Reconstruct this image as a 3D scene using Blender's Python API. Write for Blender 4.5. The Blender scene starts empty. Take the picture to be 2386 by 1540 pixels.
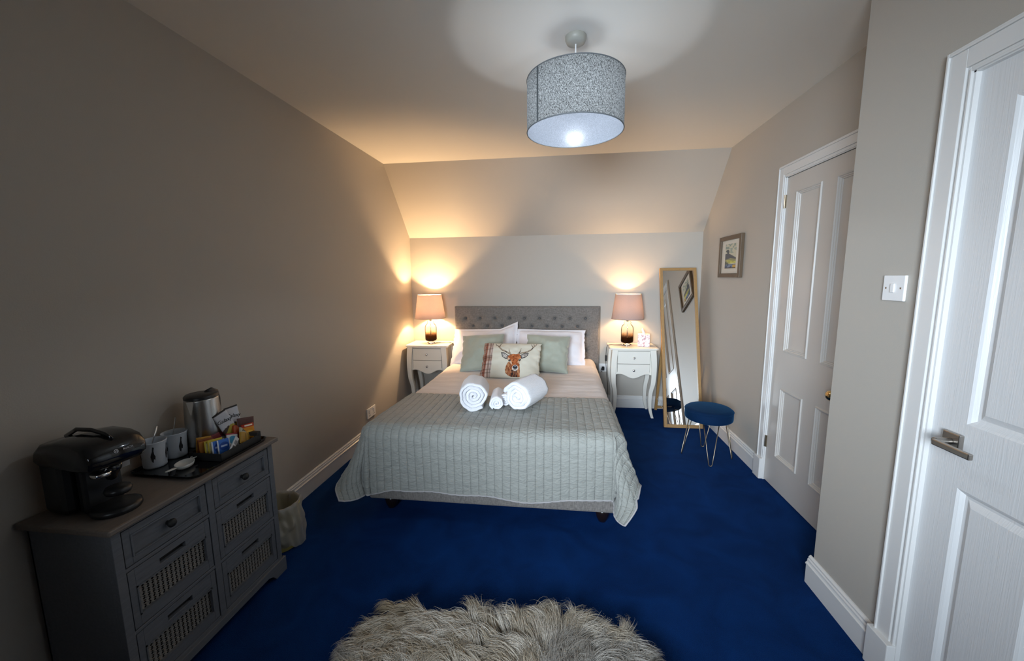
import bpy, math, random
import numpy as np
from mathutils import Vector, Matrix, Euler
random.seed(7); RNG = np.random.default_rng(7)
SC = bpy.context.scene
COL = SC.collection

# ------------------------------------------------------------ camera, world, light, exposure
cd = bpy.data.cameras.new('camera'); cam = bpy.data.objects.new('camera', cd); COL.objects.link(cam)
RT = Vector((0.99220952, 0.12426076, -0.00891787)); UP = Vector((-0.00796983, 0.13474882, 0.99084774)); FW = Vector((-0.12432517, 0.98305748, -0.1346894))
cam.matrix_world = Matrix(((RT.x, UP.x, -FW.x, 1.6334), (RT.y, UP.y, -FW.y, -4.1677), (RT.z, UP.z, -FW.z, 1.3885), (0, 0, 0, 1)))
cd.sensor_fit = 'HORIZONTAL'; cd.sensor_width = 36; cd.lens = 914.156 * 36 / 2386; cd.clip_start = 0.02
SC.camera = cam
SC.view_settings.view_transform = 'Standard'; SC.view_settings.look = 'None'
SC.view_settings.gamma = 1; SC.view_settings.use_curve_mapping = False
SC.view_settings.exposure = 0.0
w = bpy.data.worlds.new('sky'); SC.world = w; w.use_nodes = True
w.node_tree.nodes['Background'].inputs[0].default_value = (0.55, 0.70, 1.0, 1); w.node_tree.nodes['Background'].inputs[1].default_value = 0.03

def light(name, kind, loc, power, color, size=0.05, sy=None, rot=None, parent=None):
    d = bpy.data.lights.new(name, kind); d.energy = power; d.color = color
    if kind == 'AREA':
        d.size = size
        if sy: d.shape = 'RECTANGLE'; d.size_y = sy
    else: d.shadow_soft_size = size
    o = bpy.data.objects.new(name, d); COL.objects.link(o); o.location = loc
    if rot: o.rotation_euler = rot
    if parent: o.parent = parent
    return o
# overcast daylight coming in through the deep-set window in the wall behind the camera
WIN_X0, WIN_X1, WIN_Z0, WIN_Z1 = 0.55, 1.75, 0.85, 2.0
_wd = Vector((.27, 1, -.10)).to_track_quat('-Z', 'Y').to_euler()
_wl = light('window_daylight', 'AREA', ((WIN_X0+WIN_X1)/2, -5.30, (WIN_Z0+WIN_Z1)/2), 32, (0.76, 0.88, 1.0), WIN_X1-WIN_X0-.1, WIN_Z1-WIN_Z0-.1, rot=_wd)
_wl.data.spread = math.radians(62)

# ------------------------------------------------------------ helpers
def lin(c):
    return tuple((x/12.92 if x <= .04045 else ((x+.055)/1.055)**2.4) for x in c)
def hx(s):
    return lin(tuple(int(s[i:i+2], 16)/255 for i in (0, 2, 4)))

class Nt:
    def __init__(s, name):
        s.m = bpy.data.materials.new(name); s.m.use_nodes = True; s.t = s.m.node_tree; s.n = s.t.nodes
        s.b = s.n['Principled BSDF']; s.o = s.n['Material Output']
    def new(s, typ, **k):
        x = s.n.new(typ)
        for a, v in k.items():
            if a.startswith('i_'): x.inputs[a[2:].replace('_', ' ')].default_value = v
            elif a.startswith('n'): x.inputs[int(a[1:])].default_value = v
            else: setattr(x, a, v)
        return x
    def ln(s, a, b): s.t.links.new(a, b)
    def bump(s, h, strength=.3, dist=.01):
        b = s.new('ShaderNodeBump'); b.inputs['Strength'].default_value = strength; b.inputs['Distance'].default_value = dist
        s.ln(h, b.inputs['Height']); s.ln(b.outputs[0], s.b.inputs['Normal']); return b
    def coord(s, which='Object', scale=(1, 1, 1)):
        c = s.new('ShaderNodeTexCoord'); mp = s.new('ShaderNodeMapping'); mp.inputs['Scale'].default_value = scale
        s.ln(c.outputs[which], mp.inputs[0]); return mp.outputs[0]

def mat(name, color, rough=.6, metal=0, noise=0, nscale=60, stretch=(1, 1, 1), bump=0, bdist=.004, spec=.5, sheen=0, coat=0, vary=0, detail=3):
    t = Nt(name); b = t.b
    b.inputs['Base Color'].default_value = (*color, 1); b.inputs['Roughness'].default_value = rough; b.inputs['Metallic'].default_value = metal
    b.inputs['Specular IOR Level'].default_value = spec
    if sheen: b.inputs['Sheen Weight'].default_value = sheen; b.inputs['Sheen Roughness'].default_value = .4
    if coat: b.inputs['Coat Weight'].default_value = coat; b.inputs['Coat Roughness'].default_value = .1
    v = t.coord('Object', stretch)
    nz = t.new('ShaderNodeTexNoise', i_Scale=nscale, i_Detail=detail); t.ln(v, nz.inputs['Vector'])
    if vary:
        mx = t.new('ShaderNodeMix', data_type='RGBA'); mx.inputs[6].default_value = (*[c*(1-vary) for c in color], 1); mx.inputs[7].default_value = (*[min(1, c*(1+vary)) for c in color], 1)
        t.ln(nz.outputs[0], mx.inputs[0]); t.ln(mx.outputs[2], b.inputs['Base Color'])
    if bump: t.bump(nz.outputs[0], bump, bdist)
    return t.m

def weave_mat(name, color, dark, scale=900, rough=.9, bump=.25, sheen=.2, fleck=.5):
    t = Nt(name); v = t.coord('Object')
    a = t.new('ShaderNodeTexNoise', i_Scale=1, i_Detail=2); b2 = t.new('ShaderNodeTexNoise', i_Scale=1, i_Detail=2)
    for n, sc in ((a, (scale, scale*.08, scale*.08)), (b2, (scale*.06, scale*.06, scale))):
        mp = t.new('ShaderNodeMapping'); mp.inputs['Scale'].default_value = sc; t.ln(v, mp.inputs[0]); t.ln(mp.outputs[0], n.inputs['Vector'])
    ad = t.new('ShaderNodeMath', operation='ADD'); t.ln(a.outputs[0], ad.inputs[0]); t.ln(b2.outputs[0], ad.inputs[1])
    mr = t.new('ShaderNodeMapRange', n1=.75, n2=1.25); t.ln(ad.outputs[0], mr.inputs[0])
    mx = t.new('ShaderNodeMix', data_type='RGBA'); mx.inputs[6].default_value = (*dark, 1); mx.inputs[7].default_value = (*color, 1)
    t.ln(mr.outputs[0], mx.inputs[0]); t.ln(mx.outputs[2], t.b.inputs['Base Color'])
    t.b.inputs['Roughness'].default_value = rough; t.b.inputs['Sheen Weight'].default_value = sheen; t.b.inputs['Specular IOR Level'].default_value = .2
    t.bump(ad.outputs[0], bump, .002); return t.m

def vcol_mat(name, rough=.7, bump=0, nscale=300):
    t = Nt(name); a = t.new('ShaderNodeVertexColor', layer_name='pattern'); t.ln(a.outputs[0], t.b.inputs['Base Color'])
    t.b.inputs['Roughness'].default_value = rough; t.b.inputs['Specular IOR Level'].default_value = .3
    if bump:
        v = t.coord('Object'); nz = t.new('ShaderNodeTexNoise', i_Scale=nscale, i_Detail=3); t.ln(v, nz.inputs['Vector']); t.bump(nz.outputs[0], bump, .003)
    return t.m

def shade_mat(name, color, trans, fac, scale=500, contrast=.35, glossy=0):
    """lamp shade cloth: part diffuse, part translucent, woven"""
    t = Nt(name); v = t.coord('Object')
    n1 = t.new('ShaderNodeTexNoise', i_Scale=1, i_Detail=2); mp = t.new('ShaderNodeMapping'); mp.inputs['Scale'].default_value = (scale, scale, scale*.45)
    t.ln(v, mp.inputs[0]); t.ln(mp.outputs[0], n1.inputs['Vector'])
    mr = t.new('ShaderNodeMapRange', n1=.35, n2=.65, n3=1-contrast, n4=1+contrast); t.ln(n1.outputs[0], mr.inputs[0])
    def col(c):
        m = t.new('ShaderNodeVectorMath', operation='SCALE'); m.inputs[0].default_value = c; t.ln(mr.outputs[0], m.inputs['Scale']); return m.outputs[0]
    d = t.new('ShaderNodeBsdfDiffuse'); tr = t.new('ShaderNodeBsdfTranslucent'); t.ln(col(color), d.inputs[0]); t.ln(col(trans), tr.inputs[0])
    mx = t.new('ShaderNodeMixShader', n0=fac); t.ln(d.outputs[0], mx.inputs[1]); t.ln(tr.outputs[0], mx.inputs[2])
    out = mx
    if glossy:
        g = t.new('ShaderNodeBsdfGlossy', i_Roughness=.25); g.inputs[0].default_value = (.9, .9, .9, 1)
        m2 = t.new('ShaderNodeMixShader', n0=glossy); t.ln(mx.outputs[0], m2.inputs[1]); t.ln(g.outputs[0], m2.inputs[2]); out = m2
    t.ln(out.outputs[0], t.o.inputs[0]); return t.m

def emit_mat(name, color, s):
    t = Nt(name); t.b.inputs['Base Color'].default_value = (*color, 1); t.b.inputs['Emission Color'].default_value = (*color, 1); t.b.inputs['Emission Strength'].default_value = s
    return t.m

def unit(v): v = Vector(v); return v.normalized()

class MB:
    def __init__(s): s.v = []; s.f = []; s.c = None; s.uv = None
    def add(s, vs, fs):
        o = len(s.v); s.v += [tuple(p) for p in vs]; s.f += [tuple(i+o for i in q) for q in fs]; return s
    def box(s, x0, x1, y0, y1, z0, z1):
        return s.add([(x, y, z) for z in (z0, z1) for x, y in ((x0, y0), (x1, y0), (x1, y1), (x0, y1))], [(3, 2, 1, 0), (4, 5, 6, 7), (0, 1, 5, 4), (1, 2, 6, 5), (2, 3, 7, 6), (3, 0, 4, 7)])
    def prism(s, poly, axis, a, b):
        """extrude a 2D polygon along an axis; poly holds the two other coordinates in xyz order"""
        def p3(p, h): return {'x': (h, p[0], p[1]), 'y': (p[0], h, p[1]), 'z': (p[0], p[1], h)}[axis]
        n = len(poly); vs = [p3(p, a) for p in poly] + [p3(p, b) for p in poly]
        fs = [(i, (i+1) % n, n+(i+1) % n, n+i) for i in range(n)]
        return s.add(vs, fs + [tuple(range(n-1, -1, -1)), tuple(range(n, 2*n))])
    def lathe(s, prof, c=(0, 0, 0), n=32, cap=True, sx=1, sy=1):
        vs = []; fs = []; m = len(prof)
        for r, z in prof:
            for k in range(n):
                a = 2*math.pi*k/n; vs.append((c[0]+r*sx*math.cos(a), c[1]+r*sy*math.sin(a), c[2]+z))
        for i in range(m-1):
            for k in range(n): fs.append((i*n+k, i*n+(k+1) % n, (i+1)*n+(k+1) % n, (i+1)*n+k))
        if cap: fs += [tuple(range(n-1, -1, -1)), tuple((m-1)*n+k for k in range(n))]
        return s.add(vs, fs)
    def tube(s, path, r, n=8, closed=False, r2=None):
        P = [Vector(p) for p in path]; m = len(P); rs = r if isinstance(r, (list, tuple)) else [r]*m
        vs = []; fs = []; prev = None
        for i, p in enumerate(P):
            t = (P[(i+1) % m]-P[i-1]) if (closed or 0 < i < m-1) else (P[1]-P[0] if i == 0 else P[-1]-P[-2])
            t.normalize()
            if prev is None:
                a = Vector((0, 0, 1)) if abs(t.z) < .9 else Vector((1, 0, 0)); u = t.cross(a).normalized()
            else: u = (prev - t*prev.dot(t)).normalized()
            prev = u; q = t.cross(u)
            for k in range(n):
                an = 2*math.pi*k/n; vs.append(p + u*(rs[i]*math.cos(an)) + q*((r2 or rs[i])*math.sin(an)))
        for i in range(m if closed else m-1):
            j = (i+1) % m
            for k in range(n): fs.append((i*n+k, i*n+(k+1) % n, j*n+(k+1) % n, j*n+k))
        if not closed: fs += [tuple(range(n-1, -1, -1)), tuple((m-1)*n+k for k in range(n))]
        return s.add(vs, fs)
    def loft(s, rings, cap=True):
        n = len(rings[0]); vs = [p for r in rings for p in r]; fs = []
        for i in range(len(rings)-1):
            for k in range(n): fs.append((i*n+k, i*n+(k+1) % n, (i+1)*n+(k+1) % n, (i+1)*n+k))
        if cap: fs += [tuple(range(n-1, -1, -1)), tuple((len(rings)-1)*n+k for k in range(n))]
        return s.add(vs, fs)
    def grid(s, fn, nu, nv):
        vs = [fn(i/(nu-1), j/(nv-1)) for j in range(nv) for i in range(nu)]
        return s.add(vs, [(j*nu+i, j*nu+i+1, (j+1)*nu+i+1, (j+1)*nu+i) for j in range(nv-1) for i in range(nu-1)])
    def shift(s, d):
        s.v = [(p[0]+d[0], p[1]+d[1], p[2]+d[2]) for p in s.v]; return s
    def xf(s, M):
        s.v = [tuple(M @ Vector(p)) for p in s.v]; return s
    def build(s, name, m, parent=None, smooth=False, bevel=0, solid=0, world=False, label=None, subd=0, weld=False, ang=40):
        if world and parent is not None:
            r = parent
            while r.parent: r = r.parent
            L = r.location; s.v = [(p[0]-L.x, p[1]-L.y, p[2]-L.z) for p in s.v]
        me = bpy.data.meshes.new(name); me.from_pydata(s.v, [], s.f)
        if s.c is not None:
            a = me.color_attributes.new('pattern', 'FLOAT_COLOR', 'POINT'); c = np.ones((len(s.v), 4), np.float32); c[:, :3] = s.c; a.data.foreach_set('color', c.ravel())
        if s.uv is not None:
            uv = me.uv_layers.new(name='uv'); li = np.empty(len(me.loops), np.int32); me.loops.foreach_get('vertex_index', li)
            uv.data.foreach_set('uv', np.asarray(s.uv, np.float32)[li].ravel())
        me.update()
        if smooth: me.shade_smooth()
        if m is not None: me.materials.append(m)
        o = bpy.data.objects.new(name, me); COL.objects.link(o)
        if parent is not None: o.parent = parent
        if weld: o.modifiers.new('w', 'WELD').merge_threshold = .0004
        if solid: q = o.modifiers.new('s', 'SOLIDIFY'); q.thickness = solid; q.offset = -1
        if bevel:
            q = o.modifiers.new('b', 'BEVEL'); q.width = bevel; q.segments = 2; q.limit_method = 'ANGLE'; q.angle_limit = math.radians(ang)
        if subd: q = o.modifiers.new('ss', 'SUBSURF'); q.levels = q.render_levels = subd
        if label: o['label'] = label
        return o

def tag(o, label, cat, group=None, kind=None):
    o['label'] = label; o['category'] = cat
    if group: o['group'] = group
    if kind: o['kind'] = kind
    return o
def thing(name, loc, label, cat, rz=0, group=None):
    o = bpy.data.objects.new(name, None); COL.objects.link(o); o.location = loc; o.rotation_euler = (0, 0, rz); o.empty_display_size = .1
    return tag(o, label, cat, group)
def struct(o): o['kind'] = 'structure'; return o
def copy_tree(o, parent=None):
    kids = [c for c in bpy.data.objects if c.parent == o]
    c = o.copy(); COL.objects.link(c)
    if parent: c.parent = parent
    for k in kids: copy_tree(k, c)
    return c
def text_obj(name, s, size, m, parent, M, depth=.0004, shear=0, spacing=1):
    cu = bpy.data.curves.new(name, 'FONT'); cu.body = s; cu.size = size; cu.extrude = depth; cu.align_x = 'CENTER'; cu.align_y = 'CENTER'; cu.shear = shear; cu.space_character = spacing
    tmp = bpy.data.objects.new('tmp', cu); COL.objects.link(tmp); dg = bpy.context.evaluated_depsgraph_get()
    me = bpy.data.meshes.new_from_object(tmp.evaluated_get(dg)); bpy.data.objects.remove(tmp); me.name = name
    me.materials.clear(); me.materials.append(m); me.transform(M)
    o = bpy.data.objects.new(name, me); COL.objects.link(o); o.parent = parent; return o
def frame_m(origin, xdir, zdir):
    """local x = xdir, local y = up-ish (zdir), local z = normal"""
    x = unit(xdir); n = x.cross(unit(zdir)).normalized(); y = n.cross(x)
    return Matrix(((x.x, y.x, n.x, origin[0]), (x.y, y.y, n.y, origin[1]), (x.z, y.z, n.z, origin[2]), (0, 0, 0, 1)))
# painting of printed patterns at mesh points
def inside(U, V, pts):
    r = np.zeros(U.shape, bool); n = len(pts)
    for i in range(n):
        x0, y0 = pts[i]; x1, y1 = pts[(i+1) % n]
        if y0 == y1: continue
        c = ((y0 > V) != (y1 > V)) & (U < (x1-x0)*(V-y0)/(y1-y0)+x0); r ^= c
    return r
def near(U, V, pts, ws):
    r = np.zeros(U.shape, bool)
    for i in range(len(pts)-1):
        (x0, y0), (x1, y1) = pts[i], pts[i+1]; w0, w1 = (ws[i], ws[i+1]) if isinstance(ws, (list, tuple)) else (ws, ws)
        dx, dy = x1-x0, y1-y0; L = dx*dx+dy*dy+1e-12; t = np.clip(((U-x0)*dx+(V-y0)*dy)/L, 0, 1)
        r |= np.hypot(U-x0-t*dx, V-y0-t*dy) < (w0+(w1-w0)*t)
    return r
def vnoise(x, y, seed=0):
    xi = np.floor(x).astype(int); yi = np.floor(y).astype(int); fx = x-xi; fy = y-yi; fx = fx*fx*(3-2*fx); fy = fy*fy*(3-2*fy)
    def h(a, b): q = np.sin(a*127.1+b*311.7+seed*74.7)*43758.5453; return q-np.floor(q)
    return (h(xi, yi)*(1-fx)+h(xi+1, yi)*fx)*(1-fy)+(h(xi, yi+1)*(1-fx)+h(xi+1, yi+1)*fx)*fy

# ------------------------------------------------------------ materials
M_wall = mat('greige_wall_paint', hx('b5afa6'), .62, nscale=220, bump=.12, bdist=.002, spec=.35, vary=.015)
M_ceil = mat('ceiling_paint', hx('dedad2'), .8, nscale=200, bump=.08, bdist=.002, spec=.2)
M_white = mat('white_gloss_paint', hx('dddcda'), .28, nscale=90, bump=.04, bdist=.002, spec=.5)
def graindoor():
    t = Nt('white_woodgrain_door'); t.b.inputs['Base Color'].default_value = (*hx('dcdcdc'), 1); t.b.inputs['Roughness'].default_value = .36
    v = t.coord('Object', (1, 260, 7)); n = t.new('ShaderNodeTexNoise', i_Scale=1.0, i_Detail=4, i_Distortion=.6); t.ln(v, n.inputs['Vector']); t.bump(n.outputs[0], .28, .002); return t.m
M_grain = graindoor()
def carpet():
    t = Nt('blue_carpet'); v = t.coord('Object')
    n = t.new('ShaderNodeTexNoise', i_Scale=420, i_Detail=4); t.ln(v, n.inputs['Vector'])
    n2 = t.new('ShaderNodeTexNoise', i_Scale=4.5, i_Detail=5, i_Distortion=1.2); t.ln(v, n2.inputs['Vector'])
    ad = t.new('ShaderNodeMath', operation='MULTIPLY_ADD', n1=.5); t.ln(n2.outputs[0], ad.inputs[0]); t.ln(n.outputs[0], ad.inputs[2])
    mr = t.new('ShaderNodeMapRange', n1=.58, n2=.92); t.ln(ad.outputs[0], mr.inputs[0])
    mx = t.new('ShaderNodeMix', data_type='RGBA'); mx.inputs[6].default_value = (.0010, .012, .060, 1); mx.inputs[7].default_value = (.003, .036, .165, 1)
    t.ln(mr.outputs[0], mx.inputs[0]); t.ln(mx.outputs[2], t.b.inputs['Base Color']); t.b.inputs['Roughness'].default_value = 1
    t.b.inputs['Sheen Weight'].default_value = .12; t.b.inputs['Sheen Tint'].default_value = (.1, .3, 1, 1); t.b.inputs['Specular IOR Level'].default_value = .05
    t.bump(n.outputs[0], .8, .006); return t.m
M_carpet = carpet()
M_dark = mat('shadow_gap_black', (.01, .01, .01), .9)
M_linen = weave_mat('grey_linen', hx('8d8782'), hx('5f5b57'), 700, bump=.35)
M_button = mat('button_grey', hx('5d5c5c'), .7, nscale=300, bump=.2)
M_duvet = mat('white_cotton', hx('e6dedb'), .85, nscale=9, stretch=(1, 3, 1), bump=.25, bdist=.012, spec=.2, sheen=.1, detail=5)
M_pillow = mat('white_pillow_cotton', hx('eceaf0'), .85, nscale=14, bump=.3, bdist=.012, spec=.2, sheen=.1, detail=4)
M_sage = mat('sage_velvet', hx('abb0a3'), .85, nscale=16, bump=.15, bdist=.006, spec=.2, sheen=.5, vary=.08)
M_terry = mat('white_terry', hx('f2f2f6'), .95, nscale=260, bump=.7, bdist=.005, spec=.1, sheen=.3)
M_cream = mat('cream_lacquer', hx('e6e3da'), .3, nscale=80, bump=.02, spec=.5, coat=.2)
M_chrome = mat('polished_chrome', (.8, .8, .8), .12, 1)
M_steel = mat('brushed_steel', (.55, .54, .52), .28, 1, nscale=60, stretch=(8, 8, .3), bump=.06)
M_nickel = mat('satin_nickel', (.38, .35, .32), .32, 1)
M_brass = mat('brass', (.75, .5, .22), .2, 1)
M_bronze = mat('antique_brass_wire', (.36, .30, .22), .35, 1)
M_oak = mat('oak_frame', hx('a17d4e'), .5, nscale=12, stretch=(14, 14, 1), bump=.12, vary=.22, detail=5)
M_walnut = mat('brown_picture_frame', hx('604e3b'), .5, nscale=12, stretch=(10, 10, 2), bump=.1, vary=.2)
M_black = mat('black_plastic', (.012, .012, .013), .35)
M_gloss = mat('gloss_black', (.008, .008, .009), .08, spec=.6)
M_matte = mat('matte_black', (.012, .012, .012), .6)
M_velvet = mat('navy_velvet', (.002, .018, .060), .8, nscale=7, bump=.1, bdist=.01, spec=.1, sheen=.2, vary=.3)
M_velvet.node_tree.nodes['Principled BSDF'].inputs['Sheen Tint'].default_value = (.05, .35, .8, 1)
M_chest = mat('greywashed_wood', hx('65676c'), .6, nscale=10, stretch=(12, 1.2, 12), bump=.25, bdist=.004, vary=.25, detail=6)
M_chesttop = mat('grey_brown_wood_top', hx('6f655d'), .55, nscale=10, stretch=(14, 1.2, 14), bump=.2, vary=.25, detail=6)
M_cane = mat('cane_weave', hx('85807a'), .7, nscale=60, vary=.2)
M_china = mat('white_china', hx('d8d8d4'), .2, coat=.3)
M_cup = mat('white_takeaway_mug', hx('ccd3dc'), .3)
M_footwood = mat('dark_turned_wood', hx('1a1211'), .2, coat=.3)
M_plastic = mat('white_plastic', hx('ececec'), .3)
M_bin = mat('cream_yellow_bin', hx('b7a95f'), .5)
M_liner = None

# ------------------------------------------------------------ the room
W, W2, H, HK, YC, YB, YF = 3.018, 2.764, 2.43, 1.816, -0.566, -5.45, -2.41
D1A, D1B = -1.435, -2.245      # far door in the right wall
D2A, D2B = -2.85, -3.62        # near door in the protruding wall
struct(MB().box(-.15, W+.3, YB-.1, .15, -.1, 0).build('floor', M_carpet))
struct(MB().box(-.15, W+.3, YB-.1, YC, H, H+.1).build('ceiling', M_ceil))
# back wall: upright below, sloping above
struct(MB().prism([(0, 0), (.15, 0), (.15, H+.1), (YC, H+.1), (YC, H), (0, HK)], 'x', -.15, W+.3).build('wall_back', M_wall))
struct(MB().box(-.15, 0, YB, .15, 0, H).build('wall_left', M_wall))
struct(MB().box(-.15, WIN_X0, YB-.15, YB, 0, H).box(WIN_X1, W+.3, YB-.15, YB, 0, H).box(WIN_X0, WIN_X1, YB-.15, YB, 0, WIN_Z0).box(WIN_X0, WIN_X1, YB-.15, YB, WIN_Z1, H).build('wall_front', M_wall))
struct(MB().prism([(.15, 0), (.15, H), (YF, H), (YF, 0), (D1B-.005, 0), (D1B-.005, 1.99), (D1A+.005, 1.99), (D1A+.005, 0)], 'x', W, W+.12).build('wall_right', M_wall))
struct(MB().prism([(YF, 0), (YF, H), (YB, H), (YB, 0), (D2B-.01, 0), (D2B-.01, 1.945), (D2A+.01, 1.945), (D2A+.01, 0)], 'x', W2, W+.12).build('wall_alcove', M_wall))
def window():
    fr = MB(); x0, x1, z0, z1 = WIN_X0, WIN_X1, WIN_Z0, WIN_Z1; ya, yb = YB-.12, YB-.07
    for a in ((x0, x0+.06, z0, z1), (x1-.06, x1, z0, z1), (x0, x1, z0, z0+.06), (x0, x1, z1-.06, z1), (x0, x1, (z0+z1)/2-.02, (z0+z1)/2+.02)): fr.box(a[0], a[1], ya, yb, a[2], a[3])
    o = struct(fr.build('window_1', M_white, bevel=.003))
    t = Nt('window_glass'); tr = t.new('ShaderNodeBsdfTransparent'); g = t.new('ShaderNodeBsdfGlossy', i_Roughness=.02); mx = t.new('ShaderNodeMixShader', n0=.05)
    t.ln(tr.outputs[0], mx.inputs[1]); t.ln(g.outputs[0], mx.inputs[2]); t.ln(mx.outputs[0], t.o.inputs[0])
    MB().box(x0+.05, x1-.05, YB-.098, YB-.094, z0+.05, z1-.05).build('pane', t.m, o)
    MB().box(x0-.04, x1+.04, YB-.07, YB+.06, z0-.03, z0+.001).build('window_sill', M_white, o, bevel=.005)
window()
# skirting profile (depth d from wall, height z)
SK = [(0, 0), (.018, 0), (.018, .088), (.022, .090), (.022, .096), (.017, .099), (.015, .104), (.015, .112), (.011, .117), (.011, .124), (.005, .131), (0, .131)]
def skirt(name, wall, a, b):
    ax, c, sgn = wall
    poly = [(c+sgn*d, z) for d, z in SK]
    m = MB(); m.prism(poly, 'y' if ax == 'x' else 'x', a, b); return struct(m.build(name, M_white))
skirt('baseboard_left', ('x', 0, 1), YB, 0)
skirt('baseboard_back', ('y', 0, -1), 0, W)
skirt('baseboard_right', ('x', W, -1), D1A+.085, 0)
skirt('baseboard_alcove', ('x', W2, -1), D2A+.085, YF-.0)
MB().prism([(W2-d, z) for d, z in SK], 'y', YF, YF+.018).build('baseboard_return', M_white)['kind'] = 'structure'
def casing(name, x, ya, yb, ztop, parent, cw=.075, d=.022, plinth=True):
    """architrave round a door: moulded bands on the wall plane x, opening ya (far) to yb (near)"""
    m = MB()
    bands = [(0, .007, .013), (.007, .016, .009), (.016, cw-.015, .014), (cw-.015, cw-.008, .019), (cw-.008, cw, .013)]
    for a, b2, dd in bands:
        z0 = .135 if plinth else 0
        m.box(x-dd, x, ya+a, ya+b2, z0, ztop+b2); m.box(x-dd, x, yb-b2, yb-a, z0, ztop+b2); m.box(x-dd, x, yb-a, ya+a, ztop+a, ztop+b2)
    o = m.build(name, M_white, parent, bevel=.0015)
    p = MB(); p.box(x-.032, x, ya-.004, ya+cw+.006, 0, .145); p.box(x-.032, x, yb-cw-.006, yb+.004, 0, .145); p.build('plinth_block', M_white, parent, bevel=.003)
    # lining of the opening and its stop bead
    l = MB(); l.box(x-.006, x+.1, ya-.006, ya+.004, 0, ztop+.006); l.box(x-.006, x+.1, yb-.004, yb+.006, 0, ztop+.006); l.box(x-.006, x+.1, yb, ya, ztop-.004, ztop+.006)
    l.build('door_lining', M_white, parent)
def panel_door(name, m, x, ya, yb, ztop, panels, th=.04, mold=.022, depth=.012, raised=False):
    """leaf with sunk moulded panels; room side is the plane x, facing -x"""
    ys = sorted({ya, yb, *[p[0] for p in panels], *[p[1] for p in panels]}); zs = sorted({.008, ztop, *[p[2] for p in panels], *[p[3] for p in panels]})
    b = MB()
    for i in range(len(ys)-1):
        for j in range(len(zs)-1):
            cy, cz = (ys[i]+ys[i+1])/2, (zs[j]+zs[j+1])/2
            if any(p[0] < cy < p[1] and p[2] < cz < p[3] for p in panels): continue
            b.add([(x, ys[i], zs[j]), (x, ys[i+1], zs[j]), (x, ys[i+1], zs[j+1]), (x, ys[i], zs[j+1])], [(0, 3, 2, 1)])
    b.add([(x, ys[0], .008), (x, ys[-1], .008), (x, ys[-1], ztop), (x, ys[0], ztop), (x+th, ys[0], .008), (x+th, ys[-1], .008), (x+th, ys[-1], ztop), (x+th, ys[0], ztop)],
          [(0, 1, 5, 4), (1, 2, 6, 5), (2, 3, 7, 6), (3, 0, 4, 7), (4, 5, 6, 7)])
    for y0, y1, z0, z1 in panels:
        steps = [(0, 0), (.003, -.007), (.008, -.007), (.010, -.001), (.015, .001), (.017, .006), (.022, .007), (.024, depth)] if not raised else [(0, 0), (.006, .004), (.014, .012), (.022, .013), (.034, .006), (.040, .003), (.046, .003)]
        rings = [[(x+dx, y0+i, z0+i), (x+dx, y1-i, z0+i), (x+dx, y1-i, z1-i), (x+dx, y0+i, z1-i)] for i, dx in steps]
        mm = MB(); mm.loft([r for r in rings], cap=False); vs = rings[-1]; mm.add(vs, [(0, 3, 2, 1)]); b.add(mm.v, mm.f)
    return b.build(name, m, None)
d1 = struct(panel_door('door_1', mat('off_white_door_paint', hx('c6c1bb'), .3, nscale=90, bump=.05, bdist=.002), W+.002, D1B+.004, D1A-.004, 1.982,
     [(-1.785, -1.55, .91, 1.885), (-2.14, -1.905, .91, 1.885), (-1.785, -1.555, .215, .675), (-2.14, -1.905, .215, .675)]))
casing('door_casing', W, D1A, D1B, 1.988, d1)
for z in (.235, 1.80):
    MB().box(W-.004, W+.004, D1A-.012, D1A+.004, z, z+.08).tube([(W-.006, D1A-.003, z), (W-.006, D1A-.003, z+.08)], .005).build('hinge', M_bronze, d1)
kb = MB().lathe([(.022, 0), (.022, .004), (.008, .008), (.008, .03), (.018, .036), (.026, .05), (.024, .062), (.014, .07), (.0, .072)], n=24, cap=False)
kb.xf(Matrix.Translation((W, D1B+.15, .79)) @ Matrix.Rotation(-math.pi/2, 4, 'Y')); kb.build('door_knob', M_brass, d1, smooth=True)
MB().box(W+.001, W+.05, D1B, D1A, 1.982, 1.992).build('gap', M_dark, d1)
MB().box(W+.06, W+.12, D1B-.005, D1A+.005, 0, 1.99).build('backing', M_dark, d1)
# near door
d2 = struct(panel_door('door_2', M_grain, W2+.008, D2B+.004, D2A-.006, 1.936,
     [(-3.185, -2.955, .965, 1.835), (-3.53, -3.30, .965, 1.835), (-3.185, -2.955, .14, .775), (-3.53, -3.30, .14, .775)], raised=True))
casing('door_casing', W2, D2A, D2B, 1.94, d2, cw=.082)
# lever handle
hy, hz = -2.930, .905
MB().box(W2-.006, W2+.008, hy-.026, hy+.026, hz-.026, hz+.026).build('handle_rose', M_nickel, d2, bevel=.003)
MB().tube([(W2-.004, hy, hz), (W2-.048, hy, hz)], .010, 16).box(W2-.058, W2-.046, hy-.112, hy-.004, hz-.010, hz+.008).build('lever_handle', M_nickel, d2, bevel=.003)
MB().box(W2+.06, W2+.12, D2B-.005, D2A+.005, 0, 1.94).build('backing', M_dark, d2)

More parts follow.
